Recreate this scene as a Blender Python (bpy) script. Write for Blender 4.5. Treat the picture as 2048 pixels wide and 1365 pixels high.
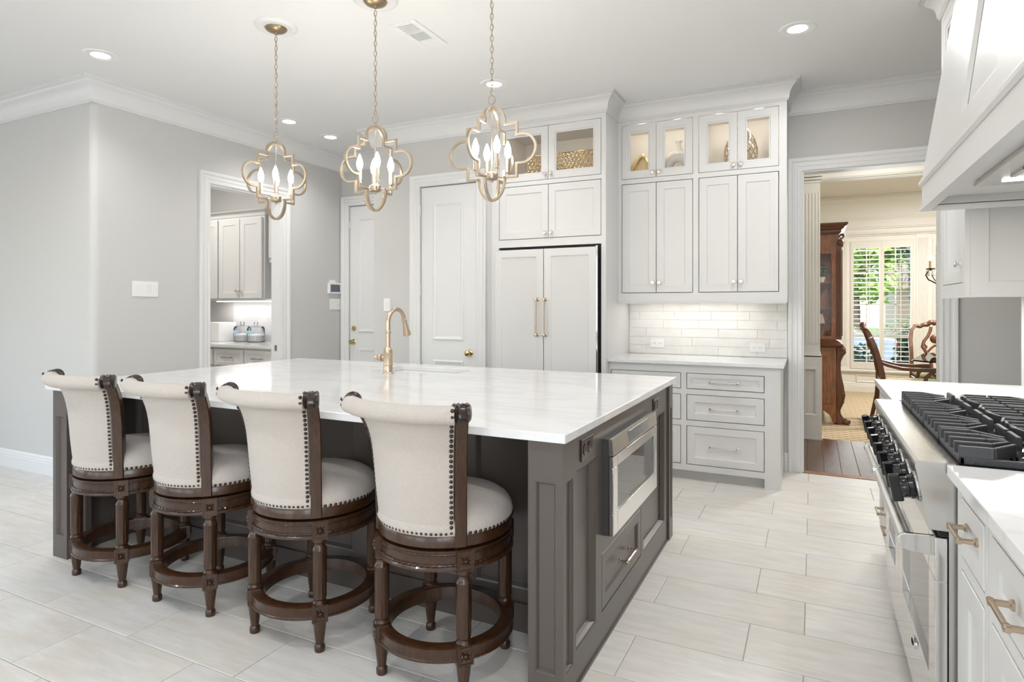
import bpy, bmesh, math, random
from mathutils import Matrix, Vector
random.seed(7)
R = math.radians
PI = math.pi
S = bpy.context.scene
COL = S.collection
for o in list(bpy.data.objects):
    bpy.data.objects.remove(o)

# ------------------------------------------------------------------ camera
cd = bpy.data.cameras.new('camera'); cam = bpy.data.objects.new('camera', cd); COL.objects.link(cam)
cd.sensor_width = 36.0
cd.lens = 36.0 * 1231.0 / 2048.0
cd.shift_y = -70.0 / 2048.0
cd.clip_start = 0.02; cd.clip_end = 300
cam.location = (0, 0, 1.325)
cam.rotation_euler = (R(90), 0, R(26.04))
S.camera = cam

# ------------------------------------------------------------------ world / exposure
S.view_settings.view_transform = 'Standard'
S.view_settings.look = 'None'
S.view_settings.gamma = 1.0
S.view_settings.use_curve_mapping = False
S.view_settings.exposure = 0.22
w = bpy.data.worlds.new('world'); S.world = w; w.use_nodes = True
nt = w.node_tree
bg = nt.nodes['Background']
sky = nt.nodes.new('ShaderNodeTexSky')
sky.sky_type = 'NISHITA'
sky.sun_elevation = R(52); sky.sun_rotation = R(200); sky.sun_disc = False
sky.sun_intensity = 1.0
nt.links.new(sky.outputs[0], bg.inputs[0])
bg.inputs[1].default_value = 0.5
sd = bpy.data.lights.new('sun', 'SUN'); sd.energy = 5.5; sd.angle = R(1.0); sd.color = (1, .95, .86)
so = bpy.data.objects.new('sun', sd); COL.objects.link(so); so.rotation_euler = (R(38), R(-12), R(20))

def area(name, loc, rot, sx, sy, power, color=(1, 1, 1), spread=180):
    d = bpy.data.lights.new(name, 'AREA'); d.shape = 'RECTANGLE'; d.size = sx; d.size_y = sy
    d.energy = power; d.color = color; d.spread = R(spread)
    o = bpy.data.objects.new(name, d); COL.objects.link(o); o.location = loc; o.rotation_euler = rot
    return o
# fill lamps at unseen windows added in the rear and side walls (built below)
for x, p in ((-7.0, 5), (-4.6, 8), (-2.2, 15)):
    area('window_daylight_fill', (x, -4.38, 1.55), (R(90), 0, 0), 1.7, 2.0, p, (.92, .965, 1))
for y in (-3.2, -1.2):  # right wall pair, out of view, added to brighten the left wall
    area('window_daylight_fill', (.85, y, 1.65), (R(90), 0, R(90)), 1.6, 1.7, 56, (.93, .97, 1))
for y in (-2.6, 0.2):
    area('window_daylight_fill', (-8.88, y, 1.55), (R(90), 0, R(-90)), 1.7, 2.0, 14, (.92, .965, 1))
# daylight through the dining windows
for x in (.94, 2.0, 3.06):
    area('window_daylight_fill', (x, 11.02, 1.35), (R(-90), 0, 0), .78, 1.9, 26, (.93, .98, 1))

# ------------------------------------------------------------------ materials
MATS = {}
def mat(name, col, rough=.5, metal=0, spec=.5, noise=0, nscale=8, bump=0, bscale=40, coat=0, stretch=None, emit=None, estr=0, sheen=0):
    if name in MATS: return MATS[name]
    m = bpy.data.materials.new(name); m.use_nodes = True
    n = m.node_tree; b = n.nodes['Principled BSDF']; L = n.links.new
    c = (*col, 1)
    b.inputs['Base Color'].default_value = c
    b.inputs['Roughness'].default_value = rough; b.inputs['Metallic'].default_value = metal
    b.inputs['Specular IOR Level'].default_value = spec
    if coat: b.inputs['Coat Weight'].default_value = coat; b.inputs['Coat Roughness'].default_value = .08
    if sheen: b.inputs['Sheen Weight'].default_value = sheen
    if emit:
        b.inputs['Emission Color'].default_value = (*emit, 1); b.inputs['Emission Strength'].default_value = estr
    if noise or bump:
        tc = n.nodes.new('ShaderNodeTexCoord'); mp = n.nodes.new('ShaderNodeMapping')
        L(tc.outputs['Object'], mp.inputs[0])
        if stretch: mp.inputs['Scale'].default_value = stretch
    if noise:
        t = n.nodes.new('ShaderNodeTexNoise'); t.inputs['Scale'].default_value = nscale; t.inputs['Detail'].default_value = 5
        L(mp.outputs[0], t.inputs[0])
        r = n.nodes.new('ShaderNodeValToRGB')
        r.color_ramp.elements[0].position = .3; r.color_ramp.elements[1].position = .7
        r.color_ramp.elements[0].color = tuple(max(0, x * (1 - noise)) for x in col) + (1,)
        r.color_ramp.elements[1].color = tuple(min(1, x * (1 + noise)) for x in col) + (1,)
        L(t.outputs[0], r.inputs[0]); L(r.outputs[0], b.inputs['Base Color'])
    if bump:
        t2 = n.nodes.new('ShaderNodeTexNoise'); t2.inputs['Scale'].default_value = bscale; t2.inputs['Detail'].default_value = 3
        L(mp.outputs[0], t2.inputs[0])
        bp = n.nodes.new('ShaderNodeBump'); bp.inputs['Strength'].default_value = bump; bp.inputs['Distance'].default_value = .004
        L(t2.outputs[0], bp.inputs['Height']); L(bp.outputs[0], b.inputs['Normal'])
    MATS[name] = m
    return m
def glassmat(name, col=(1, 1, 1), rough=0.0, tint=.06):
    # thin pane: mostly transparent with a fresnel reflection
    if name in MATS: return MATS[name]
    m = bpy.data.materials.new(name); m.use_nodes = True; n = m.node_tree; n.nodes.clear()
    o = n.nodes.new('ShaderNodeOutputMaterial'); mx = n.nodes.new('ShaderNodeMixShader')
    t = n.nodes.new('ShaderNodeBsdfTransparent'); g = n.nodes.new('ShaderNodeBsdfGlossy'); f = n.nodes.new('ShaderNodeFresnel')
    t.inputs[0].default_value = (*col, 1); g.inputs['Roughness'].default_value = rough; f.inputs[0].default_value = 1.45
    n.links.new(f.outputs[0], mx.inputs[0]); n.links.new(t.outputs[0], mx.inputs[1]); n.links.new(g.outputs[0], mx.inputs[2]); n.links.new(mx.outputs[0], o.inputs[0])
    MATS[name] = m
    return m

WALL = mat('wall_paint', (.605, .598, .582), .75, bump=.25, bscale=220)
CEIL = mat('ceiling_paint', (.84, .84, .83), .85)
TRIM = mat('trim_paint', (.78, .78, .775), .38)
CAB = mat('cabinet_paint', (.695, .69, .68), .36)
CABIN = mat('cabinet_interior_paint', (.72, .69, .64), .5)
ISL = mat('island_paint', (.092, .075, .065), .34)
QUARTZ = None
BRASS = mat('champagne_bronze', (.57, .455, .345), .28, 1)
NICKEL = mat('satin_nickel', (.72, .68, .62), .25, 1)
GOLD = mat('antique_gold', (.75, .52, .22), .25, 1)
PEND = mat('pendant_champagne', (.46, .385, .30), .34, 1, bump=.1, bscale=60)
STEEL = mat('brushed_stainless', (.62, .61, .59), .2, 1, bump=.06, bscale=30, stretch=(60, 1, 60))
CHROME = mat('polished_steel', (.72, .71, .70), .07, 1)
IRON = mat('cast_iron', (.045, .046, .05), .42, bump=.25, bscale=160)
BLACK = mat('black_enamel', (.008, .008, .009), .12)
DARK = mat('dark_gap', (.006, .006, .006), .7)
PLASTIC = mat('white_plastic', (.85, .85, .84), .35)
CREAM = mat('dining_paint', (.73, .71, .66), .5)
LINEN = mat('linen', (.51, .46, .418), .9, noise=.09, nscale=300, bump=.55, bscale=420, sheen=.2)
STOOLW = mat('walnut_stain', (.046, .0185, .0072), .30, noise=.42, nscale=14, stretch=(6, 6, 1), coat=.15)
STOOLD = mat('walnut_carved_dark', (.020, .010, .006), .3, coat=.3)
NAIL = mat('nailhead_bronze', (.075, .055, .045), .35, .9)
CHERRY = mat('cherry_wood', (.26, .10, .036), .34, noise=.4, nscale=10, stretch=(6, 6, 1), coat=.3)
CHERRYD = mat('cherry_carved', (.125, .046, .018), .35, coat=.3)
GLASS = glassmat('clear_glass')
DGLASS = mat('dark_glass', (.02, .02, .022), .04)
LAMP = mat('lamp_lens', (1, 1, 1), .5, emit=(1, .97, .92), estr=7)
BULB = mat('candle_bulb', (1, 1, 1), .5, emit=(1, .90, .74), estr=26)
STRIP = mat('led_strip', (1, 1, 1), .5, emit=(1, .97, .93), estr=4)
WHITEC = mat('white_ceramic', (.82, .79, .75), .45)
LEAF = mat('leaf_green', (.10, .24, .045), .5, noise=.5, nscale=1.5)
LEAF2 = mat('leaf_yellow_green', (.26, .40, .08), .5, noise=.5, nscale=1.2)
LEAFD = mat('leaf_dark_green', (.03, .085, .025), .5, noise=.5, nscale=3)
BARK = mat('bark', (.10, .075, .055), .9)
GRASS = mat('lawn', (.13, .28, .06), .9, noise=.35, nscale=6)
ROADM = mat('asphalt', (.42, .41, .40), .9)
CARP = mat('car_paint', (.33, .40, .48), .15, .3, coat=1)
HOUSEM = mat('brick_pink', (.60, .44, .37), .9)

def quartz():
    m = bpy.data.materials.new('white_quartz'); m.use_nodes = True; n = m.node_tree; b = n.nodes['Principled BSDF']; L = n.links.new
    tc = n.nodes.new('ShaderNodeTexCoord'); mp = n.nodes.new('ShaderNodeMapping'); mp.inputs['Scale'].default_value = (1.0, 2.4, 1); mp.inputs['Rotation'].default_value = (0, 0, .35)
    ns = n.nodes.new('ShaderNodeTexNoise'); ns.inputs['Scale'].default_value = 1.6; ns.inputs['Detail'].default_value = 7; ns.inputs['Distortion'].default_value = .8
    r = n.nodes.new('ShaderNodeValToRGB'); e = r.color_ramp.elements
    e[0].position = .44; e[0].color = (.745, .745, .75, 1); e[1].position = .56; e[1].color = (.745, .745, .75, 1)
    k = e.new(.5); k.color = (.69, .69, .695, 1)
    L(tc.outputs['Object'], mp.inputs[0]); L(mp.outputs[0], ns.inputs[0]); L(ns.outputs[0], r.inputs[0]); L(r.outputs[0], b.inputs['Base Color'])
    b.inputs['Roughness'].default_value = .10; b.inputs['Specular IOR Level'].default_value = .5
    return m
QUARTZ = quartz()
def tilemat(name, base, var=.06):
    m = bpy.data.materials.new(name); m.use_nodes = True; n = m.node_tree; b = n.nodes['Principled BSDF']; L = n.links.new
    tc = n.nodes.new('ShaderNodeTexCoord'); oi = n.nodes.new('ShaderNodeObjectInfo'); ad = n.nodes.new('ShaderNodeVectorMath'); ad.operation = 'ADD'
    sc = n.nodes.new('ShaderNodeVectorMath'); sc.operation = 'SCALE'; sc.inputs['Scale'].default_value = 37.0
    L(oi.outputs['Random'], sc.inputs[0])
    L(tc.outputs['Object'], ad.inputs[0]); L(sc.outputs[0], ad.inputs[1])
    mp = n.nodes.new('ShaderNodeMapping'); mp.inputs['Scale'].default_value = (2.2, 13, 1); L(ad.outputs[0], mp.inputs[0])
    ns = n.nodes.new('ShaderNodeTexNoise'); ns.inputs['Scale'].default_value = 2.0; ns.inputs['Detail'].default_value = 8; ns.inputs['Roughness'].default_value = .65
    L(mp.outputs[0], ns.inputs[0])
    n2 = n.nodes.new('ShaderNodeTexNoise'); n2.inputs['Scale'].default_value = 3.0; n2.inputs['Detail'].default_value = 2; L(ad.outputs[0], n2.inputs[0])
    r = n.nodes.new('ShaderNodeValToRGB'); e = r.color_ramp.elements
    e[0].position = .3; e[0].color = (base[0] * .84, base[1] * .82, base[2] * .79, 1); e[1].position = .68; e[1].color = (*base, 1)
    L(ns.outputs[0], r.inputs[0])
    r2 = n.nodes.new('ShaderNodeValToRGB'); f = r2.color_ramp.elements
    f[0].position = .35; f[0].color = (1, .965, .92, 1); f[1].position = .65; f[1].color = (1, 1, 1, 1)
    L(n2.outputs[0], r2.inputs[0])
    mx = n.nodes.new('ShaderNodeMix'); mx.data_type = 'RGBA'; mx.blend_type = 'MULTIPLY'; mx.inputs[0].default_value = 1
    L(r.outputs[0], mx.inputs[6]); L(r2.outputs[0], mx.inputs[7])
    mr = n.nodes.new('ShaderNodeMapRange'); mr.inputs[3].default_value = 1 - var; mr.inputs[4].default_value = 1.0; L(oi.outputs['Random'], mr.inputs[0])
    mv = n.nodes.new('ShaderNodeVectorMath'); mv.operation = 'SCALE'; L(mx.outputs[2], mv.inputs[0]); L(mr.outputs[0], mv.inputs['Scale'])
    L(mv.outputs[0], b.inputs['Base Color']); b.inputs['Roughness'].default_value = .38
    return m
TILE = tilemat('floor_tile_stone', (.80, .79, .77))
GROUT = mat('grout', (.42, .39, .35), .9)
def splashmat():
    m = mat('splash_tile_glaze', (.80, .785, .76), .12, noise=.05, nscale=9, bump=.5, bscale=18)
    return m
SPLASH = splashmat()
def carpet():
    m = bpy.data.materials.new('lattice_carpet'); m.use_nodes = True; n = m.node_tree; b = n.nodes['Principled BSDF']; L = n.links.new
    tc = n.nodes.new('ShaderNodeTexCoord'); mp = n.nodes.new('ShaderNodeMapping'); mp.inputs['Rotation'].default_value = (0, 0, R(45)); mp.inputs['Scale'].default_value = (1, 1, 1)
    L(tc.outputs['Object'], mp.inputs[0])
    ck = n.nodes.new('ShaderNodeTexBrick'); ck.offset = 0; ck.inputs['Scale'].default_value = 1; ck.inputs['Mortar Size'].default_value = .007
    ck.inputs['Brick Width'].default_value = .085; ck.inputs['Row Height'].default_value = .085
    ck.inputs['Color1'].default_value = (.40, .30, .18, 1); ck.inputs['Color2'].default_value = (.37, .275, .165, 1); ck.inputs['Mortar'].default_value = (.66, .56, .40, 1)
    L(mp.outputs[0], ck.inputs[0]); L(ck.outputs[0], b.inputs['Base Color']); b.inputs['Roughness'].default_value = .95
    return m
CARPET = carpet()
PLANK = mat('dark_hardwood', (.085, .033, .014), .22, noise=.5, nscale=9, stretch=(8, 1, 8), bump=.5, bscale=30)

# ------------------------------------------------------------------ mesh helpers
class MB:
    def __init__(s): s.v = []; s.f = []
    def add(s, vs, fs, M=None):
        k = len(s.v)
        s.v += [(M @ Vector(p)) if M is not None else Vector(p) for p in vs]
        s.f += [tuple(i + k for i in q) for q in fs]
        return s
    def box(s, x0, x1, y0, y1, z0, z1, M=None):
        return s.add([(x0, y0, z0), (x1, y0, z0), (x1, y1, z0), (x0, y1, z0), (x0, y0, z1), (x1, y0, z1), (x1, y1, z1), (x0, y1, z1)],
                     [(0, 3, 2, 1), (4, 5, 6, 7), (0, 1, 5, 4), (1, 2, 6, 5), (2, 3, 7, 6), (3, 0, 4, 7)], M)
    def prism(s, poly, z0, z1, M=None):
        n = len(poly)
        return s.add([(x, y, z0) for x, y in poly] + [(x, y, z1) for x, y in poly],
                     [tuple(range(n - 1, -1, -1)), tuple(range(n, 2 * n))] + [(i, (i + 1) % n, n + (i + 1) % n, n + i) for i in range(n)], M)
    def lathe(s, prof, seg=16, M=None, flute=0, fn=0, fz=None):
        vs = []; fs = []; m = len(prof)
        for i in range(seg):
            a = 2 * PI * i / seg
            for r, z in prof:
                q = r
                if fn and fz and fz[0] < z < fz[1]: q = r * (1 - flute * (.5 + .5 * math.cos(fn * a)) ** 2)
                vs.append((q * math.cos(a), q * math.sin(a), z))
        for i in range(seg):
            j = (i + 1) % seg
            for k in range(m - 1):
                fs.append((i * m + k, j * m + k, j * m + k + 1, i * m + k + 1))
        if prof[0][0] > 1e-6: fs.append(tuple(i * m for i in range(seg - 1, -1, -1)))
        if prof[-1][0] > 1e-6: fs.append(tuple(i * m + m - 1 for i in range(seg)))
        return s.add(vs, fs, M)
    def tube(s, pts, r, seg=8, closed=False, M=None, flat=1.0):
        pts = [Vector(p) for p in pts]; n = len(pts); vs = []; fs = []
        up = None
        for i, p in enumerate(pts):
            if closed: t = pts[(i + 1) % n] - pts[i - 1]
            else: t = pts[min(i + 1, n - 1)] - pts[max(i - 1, 0)]
            t.normalize()
            if up is None:
                up = Vector((0, 0, 1)) if abs(t.z) < .9 else Vector((1, 0, 0))
            a = (up - t * up.dot(t))
            if a.length < 1e-5: a = t.orthogonal()
            a.normalize(); up = a; b = t.cross(a)
            rr = r[i] if isinstance(r, (list, tuple)) else r
            for k in range(seg):
                an = 2 * PI * k / seg + (PI / 4 if seg == 4 else 0)
                vs.append(p + a * (math.cos(an) * rr) + b * (math.sin(an) * rr * flat))
        for i in range(n if closed else n - 1):
            j = (i + 1) % n
            for k in range(seg):
                l = (k + 1) % seg
                fs.append((i * seg + k, i * seg + l, j * seg + l, j * seg + k))
        if not closed:
            fs.append(tuple(range(seg - 1, -1, -1))); fs.append(tuple((n - 1) * seg + k for k in range(seg)))
        return s.add(vs, fs, M)
    def sweep(s, path, prof, closed=False, M=None, side=1):
        # path: 2-D points; prof: list of (offset to the side, height); mitred corners
        n = len(path); P = [Vector((p[0], p[1])) for p in path]; vs = []; fs = []; m = len(prof)
        for i in range(n):
            d0 = (P[i] - P[i - 1]) if (closed or i > 0) else None
            d1 = (P[(i + 1) % n] - P[i]) if (closed or i < n - 1) else None
            if d0 is None: d0 = d1
            if d1 is None: d1 = d0
            d0 = d0.normalized(); d1 = d1.normalized()
            n0 = Vector((-d0.y, d0.x)) * side; n1 = Vector((-d1.y, d1.x)) * side
            mi = n0 + n1
            mi = mi / max(.2, (1 + n0.dot(n1)))
            for o, h in prof: vs.append((P[i].x + mi.x * o, P[i].y + mi.y * o, h))
        for i in range(n if closed else n - 1):
            j = (i + 1) % n
            for k in range(m):
                l = (k + 1) % m
                fs.append((i * m + k, j * m + k, j * m + l, i * m + l))
        if not closed:
            fs.append(tuple(range(m - 1, -1, -1))); fs.append(tuple((n - 1) * m + k for k in range(m)))
        return s.add(vs, fs, M)
    def grid(s, fn, nu, nv, M=None, cu=False, cv=False):
        vs = [fn(i / (nu if cu else nu - 1), j / (nv if cv else nv - 1)) for i in range(nu) for j in range(nv)]; fs = []
        for i in range(nu if cu else nu - 1):
            for j in range(nv if cv else nv - 1):
                a, b = (i + 1) % nu, (j + 1) % nv
                fs.append((i * nv + j, a * nv + j, a * nv + b, i * nv + b))
        return s.add(vs, fs, M)
    def ball(s, c, rx, ry=None, rz=None, seg=12, rings=8, M=None):
        ry = ry or rx; rz = rz or rx
        pr = [(math.sin(PI * k / rings), -math.cos(PI * k / rings)) for k in range(rings + 1)]
        T = Matrix.Translation(c) @ Matrix.Diagonal((rx, ry, rz, 1))
        return s.lathe([(max(r, 0), z) for r, z in pr], seg, (M @ T) if M is not None else T)
    def build(s, name, material, parent=None, smooth=30, bevel=0, loc=None):
        me = bpy.data.meshes.new(name); me.from_pydata([tuple(p) for p in s.v], [], s.f)
        bm = bmesh.new(); bm.from_mesh(me)
        bmesh.ops.recalc_face_normals(bm, faces=bm.faces); bm.to_mesh(me); bm.free()
        if smooth:
            me.polygons.foreach_set('use_smooth', [True] * len(me.polygons))
            me.set_sharp_from_angle(angle=R(smooth))
        if material: me.materials.append(material)
        o = bpy.data.objects.new(name, me); COL.objects.link(o)
        if parent:
            o.parent = parent
            if parent.type == 'EMPTY': o.matrix_parent_inverse = Matrix.Translation(parent.location).inverted()
        if bevel:
            b = o.modifiers.new('bevel', 'BEVEL'); b.width = bevel; b.segments = 2; b.limit_method = 'ANGLE'; b.angle_limit = R(40)
        return o

def thing(name, label, cat, loc=(0, 0, 0), group=None):
    o = bpy.data.objects.new(name, None); COL.objects.link(o); o.location = loc; o.empty_display_size = .1
    o['label'] = label; o['category'] = cat
    if group: o['group'] = group
    return o
def tag(o, label, cat, group=None):
    o['label'] = label; o['category'] = cat
    if group: o['group'] = group
    return o
def struct(o, label=None):
    o['kind'] = 'structure'
    if label: o['label'] = label
    return o
def dup(root, loc, rotz=0, label=None):
    def cp(o, par):
        c = o.copy(); COL.objects.link(c); c.parent = par
        for ch in list(o.children): cp(ch, c)
        return c
    r = cp(root, None); r.location = loc; r.rotation_euler = (0, 0, rotz)
    if label: r['label'] = label
    return r
def FM(o, U, V, N):
    return Matrix(((U[0], V[0], N[0], o[0]), (U[1], V[1], N[1], o[1]), (U[2], V[2], N[2], o[2]), (0, 0, 0, 1)))
def face_y(y): return FM((0, y, 0), (1, 0, 0), (0, 0, 1), (0, -1, 0))     # u = X, v = Z, facing -Y
def face_x(x): return FM((x, 0, 0), (0, 1, 0), (0, 0, 1), (1, 0, 0))      # u = Y, v = Z, facing +X
def face_nx(x): return FM((x, 0, 0), (0, 1, 0), (0, 0, 1), (-1, 0, 0))    # u = Y, v = Z, facing -X
FLOORM = FM((0, 0, 0), (1, 0, 0), (0, 1, 0), (0, 0, 1))
def lamp(name, kind, loc, power, parent=None, color=(1, .95, .88), size=.05, rot=(0, 0, 0), spot=None, sy=None):
    d = bpy.data.lights.new(name, kind); d.energy = power; d.color = color
    if kind == 'AREA':
        d.size = size; d.shape = 'DISK'
        if sy: d.shape = 'RECTANGLE'; d.size_y = sy
    else: d.shadow_soft_size = size
    if spot: d.spot_size = R(spot); d.spot_blend = .9
    o = bpy.data.objects.new(name, d); COL.objects.link(o); o.location = loc; o.rotation_euler = rot
    if parent:
        o.parent = parent; o.matrix_parent_inverse = Matrix.Translation(parent.location).inverted()
    return o

def panel(mb, M, u0, u1, v0, v1, t=.02, fw=.055, bev=.012, dep=.008, n0=0.0, raised=False):
    """framed panel: slab with recessed (bevelled) field"""
    def ring(i, n): return [(u0 + i, v0 + i, n), (u1 - i, v0 + i, n), (u1 - i, v1 - i, n), (u0 + i, v1 - i, n)]
    rs = [ring(0, n0), ring(0, n0 + t - .002), ring(.002, n0 + t), ring(fw, n0 + t), ring(fw + bev * .35, n0 + t - dep * .2), ring(fw + bev * .5, n0 + t - dep * .75), ring(fw + bev, n0 + t - dep)]
    if raised:
        rs += [ring(fw + bev + .004, n0 + t - dep), ring(fw + bev + .02, n0 + t - dep * .4)]
    vs = sum(rs, []); fs = [(3, 2, 1, 0)]
    for k in range(len(rs) - 1):
        for i in range(4):
            j = (i + 1) % 4
            fs.append((k * 4 + i, k * 4 + j, k * 4 + 4 + j, k * 4 + 4 + i))
    e = (len(rs) - 1) * 4
    fs.append((e, e + 1, e + 2, e + 3))
    return mb.add(vs, fs, M)
def frame_hole(mb, M, u0, u1, v0, v1, t=.02, fw=.065, n0=0.0):
    """door frame with an open centre for a pane"""
    def ring(i, n): return [(u0 + i, v0 + i, n), (u1 - i, v0 + i, n), (u1 - i, v1 - i, n), (u0 + i, v1 - i, n)]
    rs = [ring(fw, n0), ring(0, n0), ring(0, n0 + t), ring(fw - .012, n0 + t), ring(fw - .008, n0 + t - .006), ring(fw, n0 + t - .008)]
    vs = sum(rs, []); fs = []; m = len(rs)
    for k in range(m):
        for i in range(4):
            j = (i + 1) % 4; l = (k + 1) % m
            fs.append((k * 4 + i, k * 4 + j, l * 4 + j, l * 4 + i))
    return mb.add(vs, fs, M)
def face_frame(mb, M, u0, u1, v0, v1, holes, n0, n1):
    us = sorted({u0, u1, *[h[0] for h in holes], *[h[1] for h in holes]}); vs = sorted({v0, v1, *[h[2] for h in holes], *[h[3] for h in holes]})
    for i in range(len(us) - 1):
        for j in range(len(vs) - 1):
            a, b = (us[i] + us[i + 1]) / 2, (vs[j] + vs[j + 1]) / 2
            if not any(h[0] < a < h[1] and h[2] < b < h[3] for h in holes):
                mb.box(us[i], us[i + 1], vs[j], vs[j + 1], n0, n1, M)
    return mb
def knob(M, u, v, n, parent, r=.016):
    T = M @ Matrix.Translation((u, v, n))
    return MB().lathe([(.009, -.001), (.008, .004), (.0055, .008), (.006, .016), (r, .019), (r * 1.03, .024), (r * .85, .028), (0, .0295)], 14, T).build('knob', NICKEL, parent)
def pull(M, u0, u1, v, n, parent, m=BRASS, vertical=False, r=.0055, off=.034):
    """bar pull along u (or along v when vertical)"""
    mb = MB()
    def pt(a, h): return (v, a, h) if vertical else (a, v, h)
    ins = .012
    for a in (u0 + ins, u1 - ins):
        p = pt(a, n)
        mb.lathe([(r * 1.9, -.001), (r * 1.9, .004), (r * 1.15, .007), (r * 1.1, off - r), (r * 1.5, off - r * .6), (r * 1.5, off + r * 1.0), (0, off + r * 1.2)], 12, M @ Matrix.Translation(p))
    mb.tube([pt(u0, n + off), pt(u1, n + off)], r, 10, M=M)
    return mb.build('handle', m, parent)

# ================================================================== ROOM SHELL
CZ = 3.012
def wall(name, boxes, m=WALL, label=None):
    mb = MB()
    for b in boxes: mb.box(*b)
    return struct(mb.build(name, m, smooth=0), label)
fl = struct(MB().box(-9.0, 2.2, -4.5, 5.40, -.12, -.003).build('floor', GROUT, smooth=0), 'pale stone-look tiled kitchen floor')
# floor tiles, one object each
TW, TH = .6095, .3015
tm = {}
def tile_mesh(wd, hd):
    k = (round(wd, 3), round(hd, 3))
    if k in tm: return tm[k]
    g = .0019; e = .0015
    a, b = wd / 2 - g, hd / 2 - g
    mb = MB()
    vs = [(-a, -b, -.003), (a, -b, -.003), (a, b, -.003), (-a, b, -.003), (-a, -b, -e * .7), (a, -b, -e * .7), (a, b, -e * .7), (-a, b, -e * .7), (-a + e, -b + e, 0), (a - e, -b + e, 0), (a - e, b - e, 0), (-a + e, b - e, 0)]
    fs = [(8, 9, 10, 11)] + [(i, (i + 1) % 4, 4 + (i + 1) % 4, 4 + i) for i in range(4)] + [(4 + i, 4 + (i + 1) % 4, 8 + (i + 1) % 4, 8 + i) for i in range(4)]
    me = bpy.data.meshes.new('tile'); me.from_pydata(vs, [], fs); me.materials.append(TILE); tm[k] = me
    return me
stuffv = MB()
ntile = 0
for r_ in range(-22, 11):
    y0 = 2.14 + TH * r_; y1 = y0 + TH
    if y0 >= 5.39: continue
    y1 = min(y1, 5.40)
    off = (-.03 if r_ % 2 == 0 else -.235)
    for c_ in range(-15, 4):
        x0 = off + TW * c_; x1 = x0 + TW
        x1 = min(x1, 2.2)
        if x0 < -9 or x1 - x0 < .04: continue
        if y0 < -4.5: continue
        xc, yc = (x0 + x1) / 2, (y0 + y1) / 2
        hid = (-3.35 < x0 and x1 < -.85 and y0 > 2.45 and y1 < 3.45) or x0 > .98 and y1 < 3.9
        if hid: continue
        if y0 > .75 and x0 > -6.9 and x1 < 1.6:
            o = bpy.data.objects.new('tile', tile_mesh(x1 - x0, y1 - y0)); COL.objects.link(o); o.location = (xc, yc, 0); o.parent = fl; ntile += 1
        else:
            stuffv.box(x0 + .0015, x1 - .0015, y0 + .0015, y1 - .0015, -.003, 0)
o = stuffv.build('tile_field', TILE, fl, smooth=0); o['kind'] = 'stuff'
print('tiles', ntile)
struct(MB().box(-9.12, 2.32, -4.62, 5.56, CZ, CZ + .1).build('ceiling', CEIL, smooth=0), 'flat pale kitchen ceiling')
# left wall with rounded outside corner and the cased opening to the butler's pantry
XL = -4.82; YC = 2.745
arc = [(XL - .05 + .05 * math.sin(t), YC + .05 - .05 * math.cos(t)) for t in [PI / 2 * i / 8 for i in range(9)]]
mb = MB()
mb.prism([(-9, YC)] + arc + [(XL, 3.74), (XL - .12, 3.74), (XL - .12, YC + .12), (-9, YC + .12)], 0, CZ)
mb.box(XL - .12, XL, 3.74, 4.555, 2.412, CZ); mb.box(XL - .12, XL, 4.555, 5.56, 0, CZ)
struct(mb.build('wall_left', WALL, smooth=40), 'warm grey wall with rounded outside corner and cased opening')
# hall recess, pantry wall, back wall
YP = 4.745
D2 = (-3.262, -2.668, 2.424)
wall('wall_pantry', [(-3.80, D2[0], YP, YP + .12, 0, CZ), (D2[1], -2.45, YP, YP + .12, 0, CZ), (D2[0], D2[1], YP, YP + .12, D2[2], CZ), (-3.80, -3.68, YP + .12, 5.444, 0, CZ)], label='warm grey wall around the pantry door')
wall('wall_hall', [(-4.82, -4.708, 5.444, 5.56, 0, CZ), (-4.708, -3.83, 5.444, 5.56, 2.453, CZ), (-3.83, -2.4, 5.444, 5.56, 0, CZ)], label='end wall of the little hall')
wall('wall_back', [(-2.4, -.072, 5.415, 5.535, 0, CZ), (-.072, .839, 5.415, 5.535, 2.397, CZ), (.839, 2.2, 5.415, 5.535, 0, CZ)], label='warm grey back wall with dining doorway')
mb = MB(); MRW = FM((.97, 0, 0), (0, 1, 0), (0, 0, 1), (-1, 0, 0))
face_frame(mb, MRW, -4.5, 4.02, 0, CZ, [(-4.0, -2.4, .8, 2.5), (-2.0, -.4, .8, 2.5)], -.15, 0)  # window openings out of view, added to light the left wall
struct(mb.build('wall_right', WALL, smooth=0), 'wall behind the range')
wall('wall_nook', [(2.2, 2.32, 4.02, 5.535, 0, CZ), (1.12, 2.32, 3.9, 4.02, 0, CZ)], label='side nook wall')
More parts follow.
